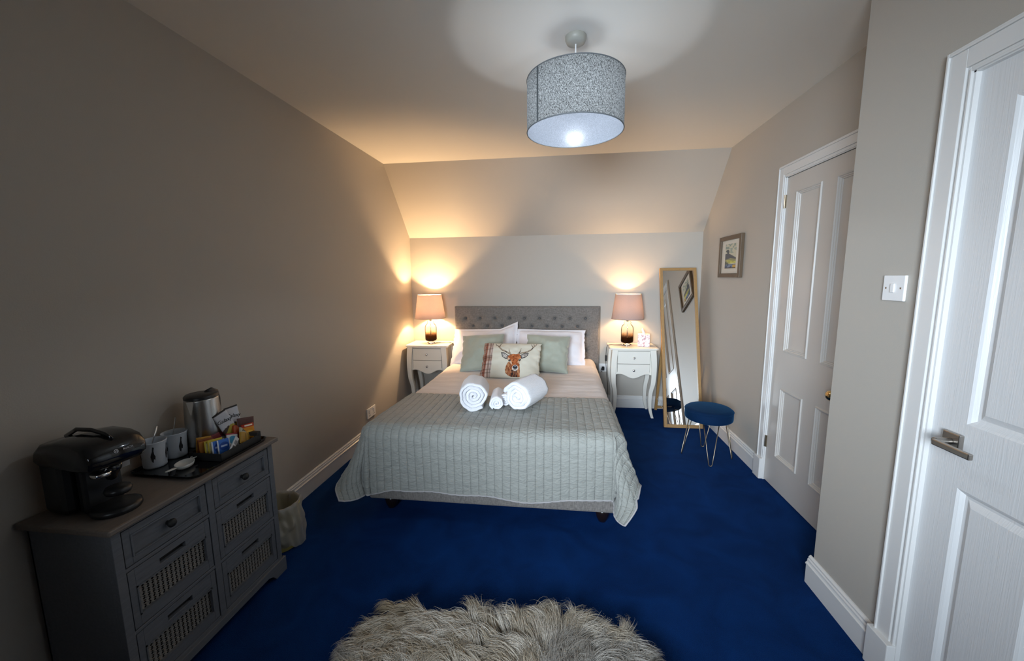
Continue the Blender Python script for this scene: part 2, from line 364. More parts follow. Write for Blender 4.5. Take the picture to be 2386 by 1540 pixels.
# ------------------------------------------------------------ wall fittings
def socket_plate(name, label, loc, axis, sgn, wdt, hgt, kind):
    o = thing(name, loc, label, 'light switch' if kind == 'switch' else 'wall socket')
    def P(u0, u1, d0, d1, z0, z1):
        if axis == 'x': return (min(sgn*d0, sgn*d1), max(sgn*d0, sgn*d1), u0, u1, z0, z1)
        return (u0, u1, min(sgn*d0, sgn*d1), max(sgn*d0, sgn*d1), z0, z1)
    MB().box(*P(-wdt/2, wdt/2, 0, .009, -hgt/2, hgt/2)).build('plate', M_plastic, o, bevel=.002)
    if kind == 'switch':
        r = MB().box(*P(-.008, .008, .009, .014, -.015, .015)); r.build('rocker', M_plastic, o, bevel=.002)
        for u in (-.03, .03): MB().box(*P(u-.003, u+.003, .0085, .0095, -.003, .003)).build('screw', M_nickel, o)
    else:
        for u in ((-.035, .035) if wdt > .1 else (0,)):
            MB().box(*P(u-.006, u+.006, .009, .013, .012, .03)).build('rocker', M_plastic, o, bevel=.0015)
            h = MB()
            for a, z in ((-.011, -.02), (.011, -.02), (0, -.004)): h.box(*P(u+a-.0035, u+a+.0035, .0085, .0094, z-.003, z+.003))
            h.build('pin_hole', M_dark, o)
    return o
socket_plate('light_switch', 'white square single light switch with two screws on the wall beside the near door', (W2, -2.672, 1.34), 'x', -1, .088, .086, 'switch')
socket_plate('wall_socket', 'white double socket low on the left wall beside the foot of the bed', (0, -1.07, .242), 'x', 1, .147, .086, 'socket')
sk = socket_plate('wall_socket', 'white socket low on the back wall between bed and right bedside table', (2.075, 0, .43), 'y', -1, .086, .086, 'socket')

def picture():
    y0, y1, z0, z1 = -.915, -.495, 1.37, 1.708
    # hangs on the right wall; print is a small painted coast view
    o = thing('framed_picture', (W, (y0+y1)/2, z0), 'brown wood framed landscape print hanging on the right wall', 'picture')
    b = MB(); fw = .034
    for a in ((y0, y0+fw, z0, z1), (y1-fw, y1, z0, z1), (y0+fw, y1-fw, z0, z0+fw), (y0+fw, y1-fw, z1-fw, z1)): b.box(W-.028, W-.001, *a)
    b.build('frame', M_walnut, o, world=True, bevel=.003)
    MB().box(W-.012, W-.001, y0+fw, y1-fw, z0+fw, z1-fw).build('mount', mat('cream_mount', hx('d9d4c8'), .6), o, world=True)
    n, m = 90, 110; a0, a1, b0, b1 = y0+.105, y1-.105, z0+.075, z1-.065
    g = MB().grid(lambda u, v: (W-.0135, a1+(a0-a1)*u, b0+(b1-b0)*v), n, m)
    U, V = np.meshgrid(np.linspace(0, 1, n), np.linspace(0, 1, m)); U = U.ravel(); V = V.ravel()
    c = np.tile(hx('c9c5ad'), (n*m, 1)); nn = vnoise(U*7, V*14, 3)
    c[(V > .62) & (U > .45) & (nn > .45)] = hx('9aa596'); c[(V > .8) & (nn > .5)] = hx('8b978c')
    c[inside(U, V, [(0, .36), (0, .60), (.2, .62), (.32, .60), (.45, .58), (1, .42), (1, .34), (.5, .40), (.2, .36)])] = hx('45434c')
    c[inside(U, V, [(.03, .70), (.12, .76), (.3, .77), (.38, .70), (.36, .60), (.22, .60), (.16, .66)])] = hx('3c4146')
    c[inside(U, V, [(0, .36), (.2, .38), (.5, .42), (1, .36), (1, .20), (.4, .19), (0, .22)])] = hx('8f8a58')
    k = inside(U, V, [(.1, .33), (.4, .34), (1, .28), (1, .2), (.4, .2)]); c[k] = hx('b3ac3e'); c[k & (nn > .6)] = hx('d0cc5c')
    c[inside(U, V, [(0, .30), (.3, .2), (.4, .16), (0, .1)])] = hx('4a4a32'); c[(V < .17)] = hx('3a4b66'); c[(V < .15) & (nn > .5)] = hx('7585a0'); c[(V < .14) & (U > .72)] = hx('c79b2c'); c[V < .035] = hx('20222c')
    g.c = c; g.build('print', vcol_mat('painted_print', .5), o, world=True)
    t = Nt('picture_glass'); tr = t.new('ShaderNodeBsdfTransparent'); gl = t.new('ShaderNodeBsdfGlossy', i_Roughness=.03); mx = t.new('ShaderNodeMixShader', n0=.06)
    t.ln(tr.outputs[0], mx.inputs[1]); t.ln(gl.outputs[0], mx.inputs[2]); t.ln(mx.outputs[0], t.o.inputs[0])
    MB().box(W-.020, W-.018, y0+fw, y1-fw, z0+fw, z1-fw).build('glass', t.m, o, world=True)
picture()

# ------------------------------------------------------------ pendant
def pendant():
    cx, cy, r, z0, z1 = 1.687, -2.27, .215, 2.036, 2.252
    o = thing('pendant_light', (cx, cy, H), 'grey drum pendant lamp hanging lit from the ceiling', 'ceiling light')
    MB().lathe([(.046, 0), (.046, -.012), (.040, -.026), (.022, -.03), (.0, -.03)], n=32, cap=False).build('ceiling_rose', mat('grey_plastic', hx('a8a69c'), .4), o, smooth=True)  # rose in one even grey, darker than the ceiling paint
    MB().tube([(0, 0, -.028), (0, 0, z1-H+.012)], .0032, 8).build('cord', M_plastic, o)
    sh = shade_mat('grey_woven_shade', hx('8f8f8d'), hx('b9bab8'), .42, 420, .75)
    def ring(rr, za, zb, n=96): return MB().lathe([(rr, za-H), (rr, zb-H)], n=n, cap=False)
    ring(r, z0, z1).build('lamp_shade', sh, o, smooth=True)
    ring(r-.0025, z0+.001, z1-.001).build('shade_lining', shade_mat('white_shade_lining', (.27, .29, .33), (.62, .64, .66), .45, 420, .15, glossy=.02), o, smooth=True)
    for z in (z0, z1): MB().tube([(r*math.cos(a)*.998, r*math.sin(a)*.998, z-H) for a in np.linspace(0, 2*math.pi, 72, endpoint=False)], .0026, 8, closed=True).build('rim', mat('rim_grey', hx('6b6f72'), .6), o, smooth=True)
    a0 = math.radians(-137.5); b = MB().grid(lambda u, v: ((r+.0012)*math.cos(a0+.05*(u-.5)), (r+.0012)*math.sin(a0+.05*(u-.5)), z0-H+(z1-z0)*v), 4, 2)
    b.build('seam', mat('dark_grey_seam', hx('55595b'), .9), o)
    w = MB()
    for k in range(3):
        a = k*2*math.pi/3+.4; w.tube([(.02*math.cos(a), .02*math.sin(a), z1-H-.03), (r*.99*math.cos(a), r*.99*math.sin(a), z1-H-.002)], .0018, 6)
    w.build('carrier_ring', M_plastic, o)
    MB().lathe([(.019, -.01), (.019, -.065), (.014, -.07)], (0, 0, z1-H+.02), 20).build('lamp_holder', M_plastic, o, smooth=True)
    MB().lathe([(.013, .05), (.016, .035), (.029, .008), (.030, -.012), (.022, -.030), (.0, -.036)], (0, 0, 2.160-H+.03), 24, cap=False).build('bulb', emit_mat('cool_white_bulb', (.80, .90, 1.0), 7), o, smooth=True)
    light('pendant_bulb_light', 'POINT', (0, 0, 2.150-H), 7.6, (.80, .89, 1.0), .022, parent=o)
pendant()

# ------------------------------------------------------------ bedside tables
def leg_profile(s, t):
    """centre offset of a cabriole leg: s height 0..1 (floor to top), returns outward offset"""
    return .013*math.sin(math.pi*min(1, max(0, (s-.40)/.60))) - .014*math.sin(math.pi*min(1, s/.5)) + .012*max(0, (.14-s)/.14)**1.5
M_gapc = mat('drawer_shadow_gap', hx('4a463f'), .8)
def nightstand(loc, label):
    o = thing('bedside_table', loc, label, 'bedside table', group='cream bedside tables')
    wx, dy, h = .188, .135, .70      # half width, half depth of leg tops
    # top slab with serpentine front
    pts = []
    for k in range(25):
        u = -1+2*k/24; pts.append((u*.230, -.170-.008*math.cos(u*math.pi)+(.012*(abs(u) > .93))))
    pts += [(.230, .155), (-.230, .155)]
    MB().prism(pts, 'z', h-.020, h).build('table_top', M_cream, o, bevel=.005)
    # carcass with bombe sides and scalloped apron
    def apron(u): a = abs(u); return h-.262-.042*(.5+.5*math.cos(math.pi*min(1, a/.72))) - .010*max(0, (a-.78)/.22)**1.3
    fb = MB(); n = 33
    rings = []
    for k in range(n):
        u = -1+2*k/(n-1); x = u*.178; zb = apron(u)
        rings.append([(x, -.140, zb), (x, -.140, h-.02), (x, -.122, h-.02), (x, -.122, zb)])
    fb.loft(rings)
    for sx in (-1, 1):
        rr = []
        for k in range(9):
            z = h-.02-.24*k/8; s_ = z/h; off = leg_profile(s_, 0); rr.append([(sx*(wx-.008+off), -.135, z), (sx*(wx-.024+off), -.135, z), (sx*(wx-.024+off), .140, z), (sx*(wx-.008+off), .140, z)])
        fb.loft(rr)
    fb.box(-.178, .178, .130, .142, h-.25, h-.02); fb.box(-.175, .175, -.13, .135, h-.235, h-.225)
    fb.build('carcass', M_cream, o, bevel=.002)
    for (za, zb) in ((h-.158, h-.036), (h-.238, h-.162)):
        if za > .5: d = MB().box(-.152, .152, -.146, -.1405, za, zb)
        else: d = MB().prism([(x_, apron(x_/.178)+.004) for x_ in np.linspace(-.152, .152, 25)]+[(.152, zb), (-.152, zb)], 'y', -.146, -.1405)
        d = d.build('drawer', M_cream, o, bevel=.0015)
        MB().box(-.1545, .1545, -.1412, -.1402, max(za-.0025, h-.262), zb+.0025).build('drawer_gap_shade', M_gapc, o)  # thin dark slab paints the shadow line round each drawer
        zc = (za+zb)/2+(.0 if za > .5 else -.020)
        kb = MB().lathe([(.010, 0), (.010, .003), (.004, .006), (.004, .014), (.011, .018), (.012, .024), (.007, .028), (.0, .028)], n=12, cap=False).xf(Matrix.Translation((0, -.146, zc)) @ Matrix.Rotation(math.pi/2, 4, 'X'))
        kb.build('knob', M_chrome, d, smooth=True)
    for sx in (-1, 1):
        for sy in (-1, 1):
            rings = []
            for k in range(25):
                s_ = k/24; z = s_*(h-.02); off = leg_profile(s_, 0); t_ = .0125+.016*s_**.9
                cx = sx*(wx-.002+off-.5*t_*.6); cy = sy*(dy-.004+(off*.55 if sy < 0 else off*.3))
                rings.append([(cx-t_, cy-t_, z), (cx+t_, cy-t_, z), (cx+t_, cy+t_, z), (cx-t_, cy+t_, z)])
            MB().loft(rings).build('leg', M_cream, o, bevel=.003, smooth=False)
    return o
nL = nightstand((.257, -.172, 0), 'cream bedside table on the left of the bed, only a lamp standing on it')
nR = copy_tree(nL); nR.location = (2.335, -.172, 0); nR['label'] = 'cream bedside table on the right of the bed, beside the leaning mirror'

def ombre():
    t = Nt('ombre_glass'); c = t.new('ShaderNodeTexCoord'); s = t.new('ShaderNodeSeparateXYZ'); t.ln(c.outputs['Object'], s.inputs[0])
    nz = t.new('ShaderNodeTexNoise', i_Scale=1, i_Detail=4); mp = t.new('ShaderNodeMapping'); mp.inputs['Scale'].default_value = (120, 120, 30); t.ln(c.outputs['Object'], mp.inputs[0]); t.ln(mp.outputs[0], nz.inputs['Vector'])
    ma = t.new('ShaderNodeMath', operation='MULTIPLY_ADD', n1=.03); t.ln(nz.outputs[0], ma.inputs[0]); t.ln(s.outputs[2], ma.inputs[2])
    r = t.new('ShaderNodeValToRGB'); mr = t.new('ShaderNodeMapRange', n1=.03, n2=.22); t.ln(ma.outputs[0], mr.inputs[0]); t.ln(mr.outputs[0], r.inputs[0])
    e = r.color_ramp.elements; e[0].position = .12; e[0].color = (.022, .007, .003, 1); e[1].position = .9; e[1].color = (1, .98, .95, 1)
    x = e.new(.36); x.color = (.12, .05, .02, 1); x = e.new(.47); x.color = (.70, .50, .30, 1); x = e.new(.60); x.color = (.97, .93, .86, 1)
    tr = t.new('ShaderNodeBsdfTransparent'); t.ln(r.outputs[0], tr.inputs[0])
    df = t.new('ShaderNodeBsdfDiffuse'); t.ln(r.outputs[0], df.inputs[0]); tl = t.new('ShaderNodeBsdfTranslucent'); t.ln(r.outputs[0], tl.inputs[0])
    m0 = t.new('ShaderNodeMixShader', n0=.5); t.ln(df.outputs[0], m0.inputs[1]); t.ln(tl.outputs[0], m0.inputs[2])
    m1 = t.new('ShaderNodeMixShader', n0=.14); t.ln(tr.outputs[0], m1.inputs[1]); t.ln(m0.outputs[0], m1.inputs[2])
    g = t.new('ShaderNodeBsdfGlossy', i_Roughness=.05); fr = t.new('ShaderNodeFresnel', i_IOR=1.13); m2 = t.new('ShaderNodeMixShader')
    t.ln(fr.outputs[0], m2.inputs[0]); t.ln(m1.outputs[0], m2.inputs[1]); t.ln(g.outputs[0], m2.inputs[2]); t.ln(m2.outputs[0], t.o.inputs[0]); return t.m
def table_lamp(loc, label, power):
    o = thing('table_lamp', loc, label, 'table lamp', group='bedside lamps')
    MB().lathe([(.052, 0), (.052, .006), (.046, .012), (.030, .016), (.026, .022), (.030, .026), (.0, .026)], n=40, cap=False).build('chrome_foot', M_chrome, o, smooth=True)
    MB().lathe([(.040, .026), (.056, .032), (.061, .045), (.061, .165), (.058, .185), (.046, .205), (.034, .214), (.034, .224), (.038, .230), (.030, .240), (.020, .243)], n=48, cap=False).build('glass_base', ombre(), o, smooth=True)
    MB().tube([(0, 0, .026), (0, 0, .30)], .005, 10).lathe([(.016, .241), (.016, .262), (.011, .268), (.011, .30)], n=20).build('stem', M_chrome, o, smooth=True)
    sm = shade_mat('taupe_shade_cloth', hx('a39a98'), hx('a8928f'), .17, 900, .08)
    MB().lathe([(.157, .268), (.124, .512)], n=64, cap=False).build('lamp_shade', sm, o, smooth=True)
    MB().lathe([(.1555, .269), (.1225, .511)], n=64, cap=False).build('shade_lining', shade_mat('cream_lining', (.85, .82, .78), (.8, .76, .72), .3, 500, .03), o, smooth=True)
    for r, z in ((.157, .268), (.124, .512)): MB().tube([(r*math.cos(a), r*math.sin(a), z) for a in np.linspace(0, 2*math.pi, 64, endpoint=False)], .002, 6, closed=True).build('rim', mat('taupe_rim', hx('8c8076'), .8), o, smooth=True)
    MB().lathe([(.012, 0), (.013, .02), (.024, .045), (.026, .06), (.018, .078), (.0, .085)], (0, 0, .30), 20, cap=False).build('bulb', emit_mat('warm_bulb', (1.0, .62, .28), 30), o, smooth=True)
    light('table_lamp_light', 'POINT', (0, 0, .385), power, (1.0, .64, .33), .028, parent=o)
    return o
LL = table_lamp((.262, -.185, .7005), 'glass based table lamp with taupe shade on the left bedside table, against the left wall', 72)
LR = copy_tree(LL); LR.location = (2.290, -.165, .7005); LR['label'] = 'glass based table lamp with taupe shade on the right bedside table, beside the tissue box'
for c in bpy.data.objects:
    if c.parent == LR and c.type == 'LIGHT': c.data = c.data.copy(); c.data.energy = 21.0
def cord(o, pts, sw, root):
    c = MB(); P = [Vector(p) for p in pts]; Q = []
    for i in range(len(P)-1):
        a, b, c0, d = P[max(0, i-1)], P[i], P[i+1], P[min(len(P)-1, i+2)]
        for k in range(6):
            t = k/6; Q.append(.5*((2*b)+(c0-a)*t+(2*a-5*b+4*c0-d)*t*t+(3*b-a-3*c0+d)*t**3))
    Q.append(P[-1]); c.tube(Q, .0026, 6); k = c.build('cord', M_black, root, world=True, smooth=True)
    MB().box(sw[0]-.009, sw[0]+.009, sw[1]-.008, sw[1]+.008, sw[2]-.03, sw[2]+.03).build('inline_switch', M_black, k, world=True, bevel=.004)
cord(LL, [(.30, -.18, .706), (.38, -.17, .704), (.46, -.17, .706), (.495, -.16, .68), (.494, -.16, .60), (.492, -.15, .50), (.492, -.12, .40)], (.4945, -.16, .595), LL)
MB().box(2.062, 2.088, -.045, -.010, .405, .445).build('plug', M_black, LR, world=True, bevel=.004)
MB().tube([(2.075, -.045, .425), (2.070, -.065, .45), (2.055, -.07, .44), (2.050, -.06, .41), (2.065, -.05, .39)], .0026, 8).build('plug_flex', M_black, LR, world=True, smooth=True)
cord(LR, [(2.25, -.165, .706), (2.18, -.17, .704), (2.115, -.18, .705), (2.090, -.18, .675), (2.086, -.17, .56), (2.092, -.17, .45), (2.11, -.15, .30), (2.125, -.10, .12)], (2.086, -.172, .565), LR)

def tissue():
    o = thing('tissue_box', (2.447, -.185, .7005), 'small pink and white floral tissue box on the right bedside table', 'tissue box')
    t = Nt('floral_box'); v = t.coord('Object'); n = t.new('ShaderNodeTexNoise', i_Scale=26, i_Detail=5, i_Distortion=2.2); t.ln(v, n.inputs['Vector'])
    r = t.new('ShaderNodeValToRGB'); t.ln(n.outputs[0], r.inputs[0]); e = r.color_ramp.elements; e[0].position = .36; e[0].color = (*hx('b08a93'), 1); e[1].position = .52; e[1].color = (*hx('efe8ea'), 1); x = e.new(.44); x.color = (*hx('e4c9cf'), 1)
    t.ln(r.outputs[0], t.b.inputs['Base Color']); t.b.inputs['Roughness'].default_value = .5
    a = math.radians(-10); Mx = Matrix.Rotation(a, 4, 'Z')
    MB().box(-.056, .056, -.056, .056, 0, .118).xf(Mx).build('box', t.m, o, bevel=.002)
    tb = MB().loft([[(-.012, -.022, .116), (.014, -.018, .116), (.012, .02, .116), (-.014, .018, .116)], [(-.012, -.025, .135), (.010, -.012, .138), (.010, .018, .138), (-.012, .014, .135)], [(-.026, -.02, .16), (-.004, -.012, .158), (-.002, .006, .160), (-.018, .008, .162)], [(-.020, -.006, .178), (-.016, -.004, .178), (-.014, .0, .18), (-.018, .0, .18)]])
    tb.build('tissue', M_pillow, o, smooth=True)
tissue()

# ------------------------------------------------------------ bed
BX0, BX1, BY = .515, 1.975, -2.125
bed = thing('double_bed', (1.26, -1.1, 0), 'double bed with buttoned grey linen headboard and grey upholstered base', 'bed')
btn = []
for j in range(5):
    for i in range(9 if j % 2 == 0 else 8): btn.append((.618+.158*i+(.079 if j % 2 else 0), .957-.083*j))
hb0, hb1, ht = .497, 2.027, 1.082
def hbf(nu=240, nv=130):
    x = np.linspace(hb0, hb1, nu); z = np.linspace(.30, ht, nv); X, Z = np.meshgrid(x, z)
    D = np.zeros_like(X)
    zone = np.clip((X-hb0-.06)/.05, 0, 1)*np.clip((hb1-.06-X)/.05, 0, 1)*np.clip((ht-.075-Z)/.05, 0, 1)*np.clip((Z-.55)/.05, 0, 1)
    for bx, bz in btn:
        dx, dz = X-bx, Z-bz; d = np.hypot(dx, dz); D += .024*np.exp(-(d/.018)**2) + .008*np.exp(-(d/.045)**2)
    for bx, bz in btn:
        for sx in (-1, 1):
            for sz in (-1, 1):
                ex, ez = bx+sx*.079, bz+sz*.083
                L = math.hypot(.079, .083); ux, uz = sx*.079/L, sz*.083/L; t_ = (X-bx)*ux+(Z-bz)*uz; pd = np.abs(-(X-bx)*uz+(Z-bz)*ux)
                D += .0022*np.exp(-(pd/.006)**2)*((t_ > 0) & (t_ < L*.5))*zone
    ed = np.minimum(np.minimum(X-hb0, hb1-X), ht-Z); rd = np.clip(ed/.022, 0, 1); Y = -.068-.022*np.sqrt(np.clip(1-(1-rd)**2, 0, 1))+D
    b = MB(); b.v = list(zip(X.ravel().tolist(), Y.ravel().tolist(), Z.ravel().tolist())); b.f = [(q*nu+i, q*nu+i+1, (q+1)*nu+i+1, (q+1)*nu+i) for q in range(nv-1) for i in range(nu-1)]
    n0 = len(b.v); idx = [i for i in range(nu)]
    # sides, top and back
    rim = [(0, j) for j in range(nv)] + [(i, nv-1) for i in range(1, nu)] + [(nu-1, j) for j in range(nv-2, -1, -1)]
    base = len(b.v); 
    for (i, j) in rim: b.v.append((float(x[i]), -.012, float(z[j])))
    for k in range(len(rim)-1):
        a = rim[k][1]*nu+rim[k][0]; c = rim[k+1][1]*nu+rim[k+1][0]; b.f.append((c, a, base+k, base+k+1))
    b.f.append(tuple(range(base, base+len(rim))))
    return b
hbd = hbf().build('headboard', M_linen, bed, smooth=True, world=True)
for bx, bz in btn:
    MB().lathe([(.0, -.004), (.009, -.003), (.011, .001), (.009, .005), (.004, .0075), (.0, .008)], n=12, cap=False).xf(Matrix.Translation((bx, -.068, bz)) @ Matrix.Rotation(math.pi/2, 4, 'X')).build('button', M_button, hbd, smooth=True, world=True)
MB().box(BX0, BX1, BY, -.09, .100, .31).build('bed_base', M_linen, bed, world=True, bevel=.012)
MB().box(BX0+.01, BX1-.01, BY+.01, -.095, .31, .515).build('mattress', M_pillow, bed, world=True, bevel=.03)
for fx in (BX0+.10, BX1-.10):
    for fy in (BY+.085, -.2):
        MB().lathe([(.016, 0), (.022, .004), (.034, .030), (.040, .058), (.036, .078), (.026, .088), (.026, .094), (.042, .098), (.042, .103)], (fx, fy, 0), 28).build('bed_foot', M_footwood, bed, smooth=True, world=True)

def drape(x0, x1, yf, zt, a, b, R=.055, flare=.1, wob=0, side=0):
    """point of a cloth lying on a block: a, b are flat coordinates; returns position. side overshoot hangs down, front overshoot hangs down, corner flares"""
    ax = 0; sx = 0
    if a < x0+R: ax = (x0+R)-a; sx = -1
    elif a > x1-R: ax = a-(x1-R); sx = 1
    bf = (yf+R)-b if b < yf+R else 0
    rho = math.hypot(ax, bf)
    cx = min(max(a, x0+R), x1-R); cy = max(b, yf+R)
    if rho < 1e-9: return (cx, cy, zt), 0, 0
    dx, dy = sx*ax/rho, -bf/rho; s2 = 2*ax*bf/(rho*rho)
    if side > 0:
        dx *= 1-.9*s2*bf/rho
        if rho > .40: rho = .40+(rho-.40)*(1-.22*s2)
    if side < 0:
        if rho > .40: rho = .40+(rho-.40)*(1-.6*s2)
    # roll over the edge, then hang
    q = R*math.pi/2
    if rho < q: th = rho/R; ho = R*math.sin(th); dz = R*(1-math.cos(th))
    else:
        e = rho-q; corner = 4*(ax*bf)/(rho*rho)/2
        tau = (flare+(.20 if side < 0 else 0))*corner + (.8*corner*(ax/rho)**2 if side > 0 else 0); ho = R+e*math.sin(tau); dz = R+e*math.cos(tau)
    return (cx+dx*ho, cy+dy*ho, zt-dz), rho, math.atan2(ax, bf)

def duvet():
    nu, nv = 150, 120; a0, a1 = BX0-.26, BX1+.26; b0, b1 = -2.0, -.10
    b = MB(); vs = []
    for j in range(nv):
        for i in range(nu):
            a = a0+(a1-a0)*i/(nu-1); bb = b0+(b1-b0)*j/(nv-1)
            p, r, _ = drape(BX0-.005, BX1+.012, -9, .538, a, bb, R=.075)
            n1 = float(vnoise(np.array(a*3.0), np.array(bb*7.0), 1)); n2 = float(vnoise(np.array(a*8.), np.array(bb*22.), 2))
            k = .010*(n1-.5)+.005*(n2-.5)
            if r > .12: vs.append((p[0]+(1 if a > 1.26 else -1)*(k+.006*math.sin(bb*14)), p[1], p[2]))
            else: vs.append((p[0], p[1], p[2]+k))
    b.v = vs; b.f = [(j*nu+i, j*nu+i+1, (j+1)*nu+i+1, (j+1)*nu+i) for j in range(nv-1) for i in range(nu-1)]
    o = b.build('duvet', M_duvet, None, smooth=True, solid=.012)
    tag(o, 'white duvet over the mattress, its foot end hidden under the sage quilt', 'duvet')
duvet()
def quilt():
    t = Nt('sage_quilt_cotton'); t.b.inputs['Base Color'].default_value = (*hx('94958f'), 1); t.b.inputs['Roughness'].default_value = .6; t.b.inputs['Sheen Weight'].default_value = .2; t.b.inputs['Specular IOR Level'].default_value = .3
    v = t.coord('UV', (19, 44, 1)); n = t.new('ShaderNodeTexNoise', i_Scale=1, i_Detail=3, i_Distortion=1.6); t.ln(v, n.inputs['Vector']); uvn = t.new('ShaderNodeTexCoord'); sp = t.new('ShaderNodeSeparateXYZ'); t.ln(uvn.outputs['UV'], sp.inputs[0])
    q = t.new('ShaderNodeMath', operation='DIVIDE', n1=.0455); t.ln(sp.outputs[0], q.inputs[0]); q2 = t.new('ShaderNodeMath', operation='PINGPONG', n1=.5); t.ln(q.outputs[0], q2.inputs[0])
    q3 = t.new('ShaderNodeMapRange', n1=0, n2=.05); t.ln(q2.outputs[0], q3.inputs[0]); b1 = t.bump(q3.outputs[0], .7, .004)
    b2 = t.new('ShaderNodeBump'); b2.inputs['Strength'].default_value = .7; b2.inputs['Distance'].default_value = .012; t.ln(n.outputs[0], b2.inputs['Height']); t.ln(b1.outputs[0], b2.inputs['Normal']); t.ln(b2.outputs[0], t.b.inputs['Normal'])
    pitch = .0455; nu, nv = 520, 150; a0, a1 = BX0-.235, BX1+.275; b0, b1 = BY-.385, -1.50
    A = np.linspace(a0, a1, nu); B = np.linspace(b0, b1, nv); P = np.zeros((nv, nu, 3))
    for j, bb in enumerate(B):
        for i, a in enumerate(A):
            hem = .008*math.sin(a*7.2+.6)+.006*math.sin(a*15+1.)+.030*(a-BX0)/(BX1-BX0)-.012+.035*math.exp(-((a-BX0-.16)/.09)**2) if bb < BY else 0   # wavy front hem
            k = max(0, (BY-bb)/(BY-b0)); eb = bb+hem*k
            a_ = a
            if a > BX1: a_ = a - (a-BX1)*.28*max(0, min(1, (b1-bb)/.35-0))*0
            ebt = eb + .05*math.sin((a-a0)/(a1-a0)*math.pi)*-max(0, (bb-b1+.2)/.2)*.4   # head end slightly bowed
            p, r, ang = drape(BX0-.008-.030*max(0, min(1, (b1-bb)/.6)), BX1+.012, BY-.032, .556, a_, ebt, R=.075, flare=.22, side=1 if a > 1.26 else -1)
            P[j, i] = p
            if r > .11:
                f = (r-.11)*.06
                if a < BX0: P[j, i, 0] += f*math.sin(bb*17+1)-.02*(r-.11)/.2
                elif a > BX1: P[j, i, 0] += f*math.sin(bb*15)
                elif bb < BY: P[j, i, 1] += f*(math.sin(a*6.+2)*.8+math.sin(a*17)*.35)
    # corners gather into a pleat
    for j, bb in enumerate(B):
        for i, a in enumerate(A):
            for sx, xe in ((-1, BX0), (1, BX1)):
                ax = (a-xe)*sx; bf = BY-bb
                if ax > -.08 and bf > .05:
                    an = math.atan2(max(ax, 0), bf); e = math.hypot(max(ax, 0), bf)
                    pl = .075*e/.4*math.sin(an*2.0*2)*(1 if an < math.pi/2 else 0)
                    nrm = Vector((sx*math.cos(an), -math.sin(an)*-1, 0)); P[j, i, 0] += -sx*abs(pl)*.35*(an < .9) ; P[j, i, 1] += -pl*.25
    dU = np.gradient(P, axis=1); dV = np.gradient(P, axis=0); N = np.cross(dU, dV); N /= np.linalg.norm(N, axis=2, keepdims=True)+1e-9
    N[N[..., 2] < -.3] *= 1
    ph = (A/pitch) % 1; puff = np.abs(np.sin(np.pi*ph))**.4*.0050
    wr = (vnoise(np.tile(A/pitch*.9, (nv, 1)), np.tile((B/.028)[:, None], (1, nu)), 5)-.5)*.0045
    P += N*(puff[None, :, None]+wr[..., None]*np.minimum(1, puff/.005)[None, :, None])
    b = MB(); b.v = [tuple(q) for q in P.reshape(-1, 3).tolist()]; b.f = [(j*nu+i, j*nu+i+1, (j+1)*nu+i+1, (j+1)*nu+i) for j in range(nv-1) for i in range(nu-1)]
    UU, VV = np.meshgrid(A, B); b.uv = np.stack([UU.ravel(), VV.ravel()], 1)
    o = b.build('quilt', t.m, None, smooth=True, solid=.006)
    tag(o, 'sage grey channel-stitched quilt spread over the foot half of the bed', 'quilt')
    edge = [P[j, 0] for j in range(nv-1, 0, -2)]+[P[0, i] for i in range(0, nu-1, 2)]+[P[j, nu-1] for j in range(0, nv, 2)]
    MB().tube([tuple(q) for q in edge], .0045, 6).build('hem_binding', mat('pale_binding', hx('a9a6a6'), .8), o, smooth=True)
quilt()

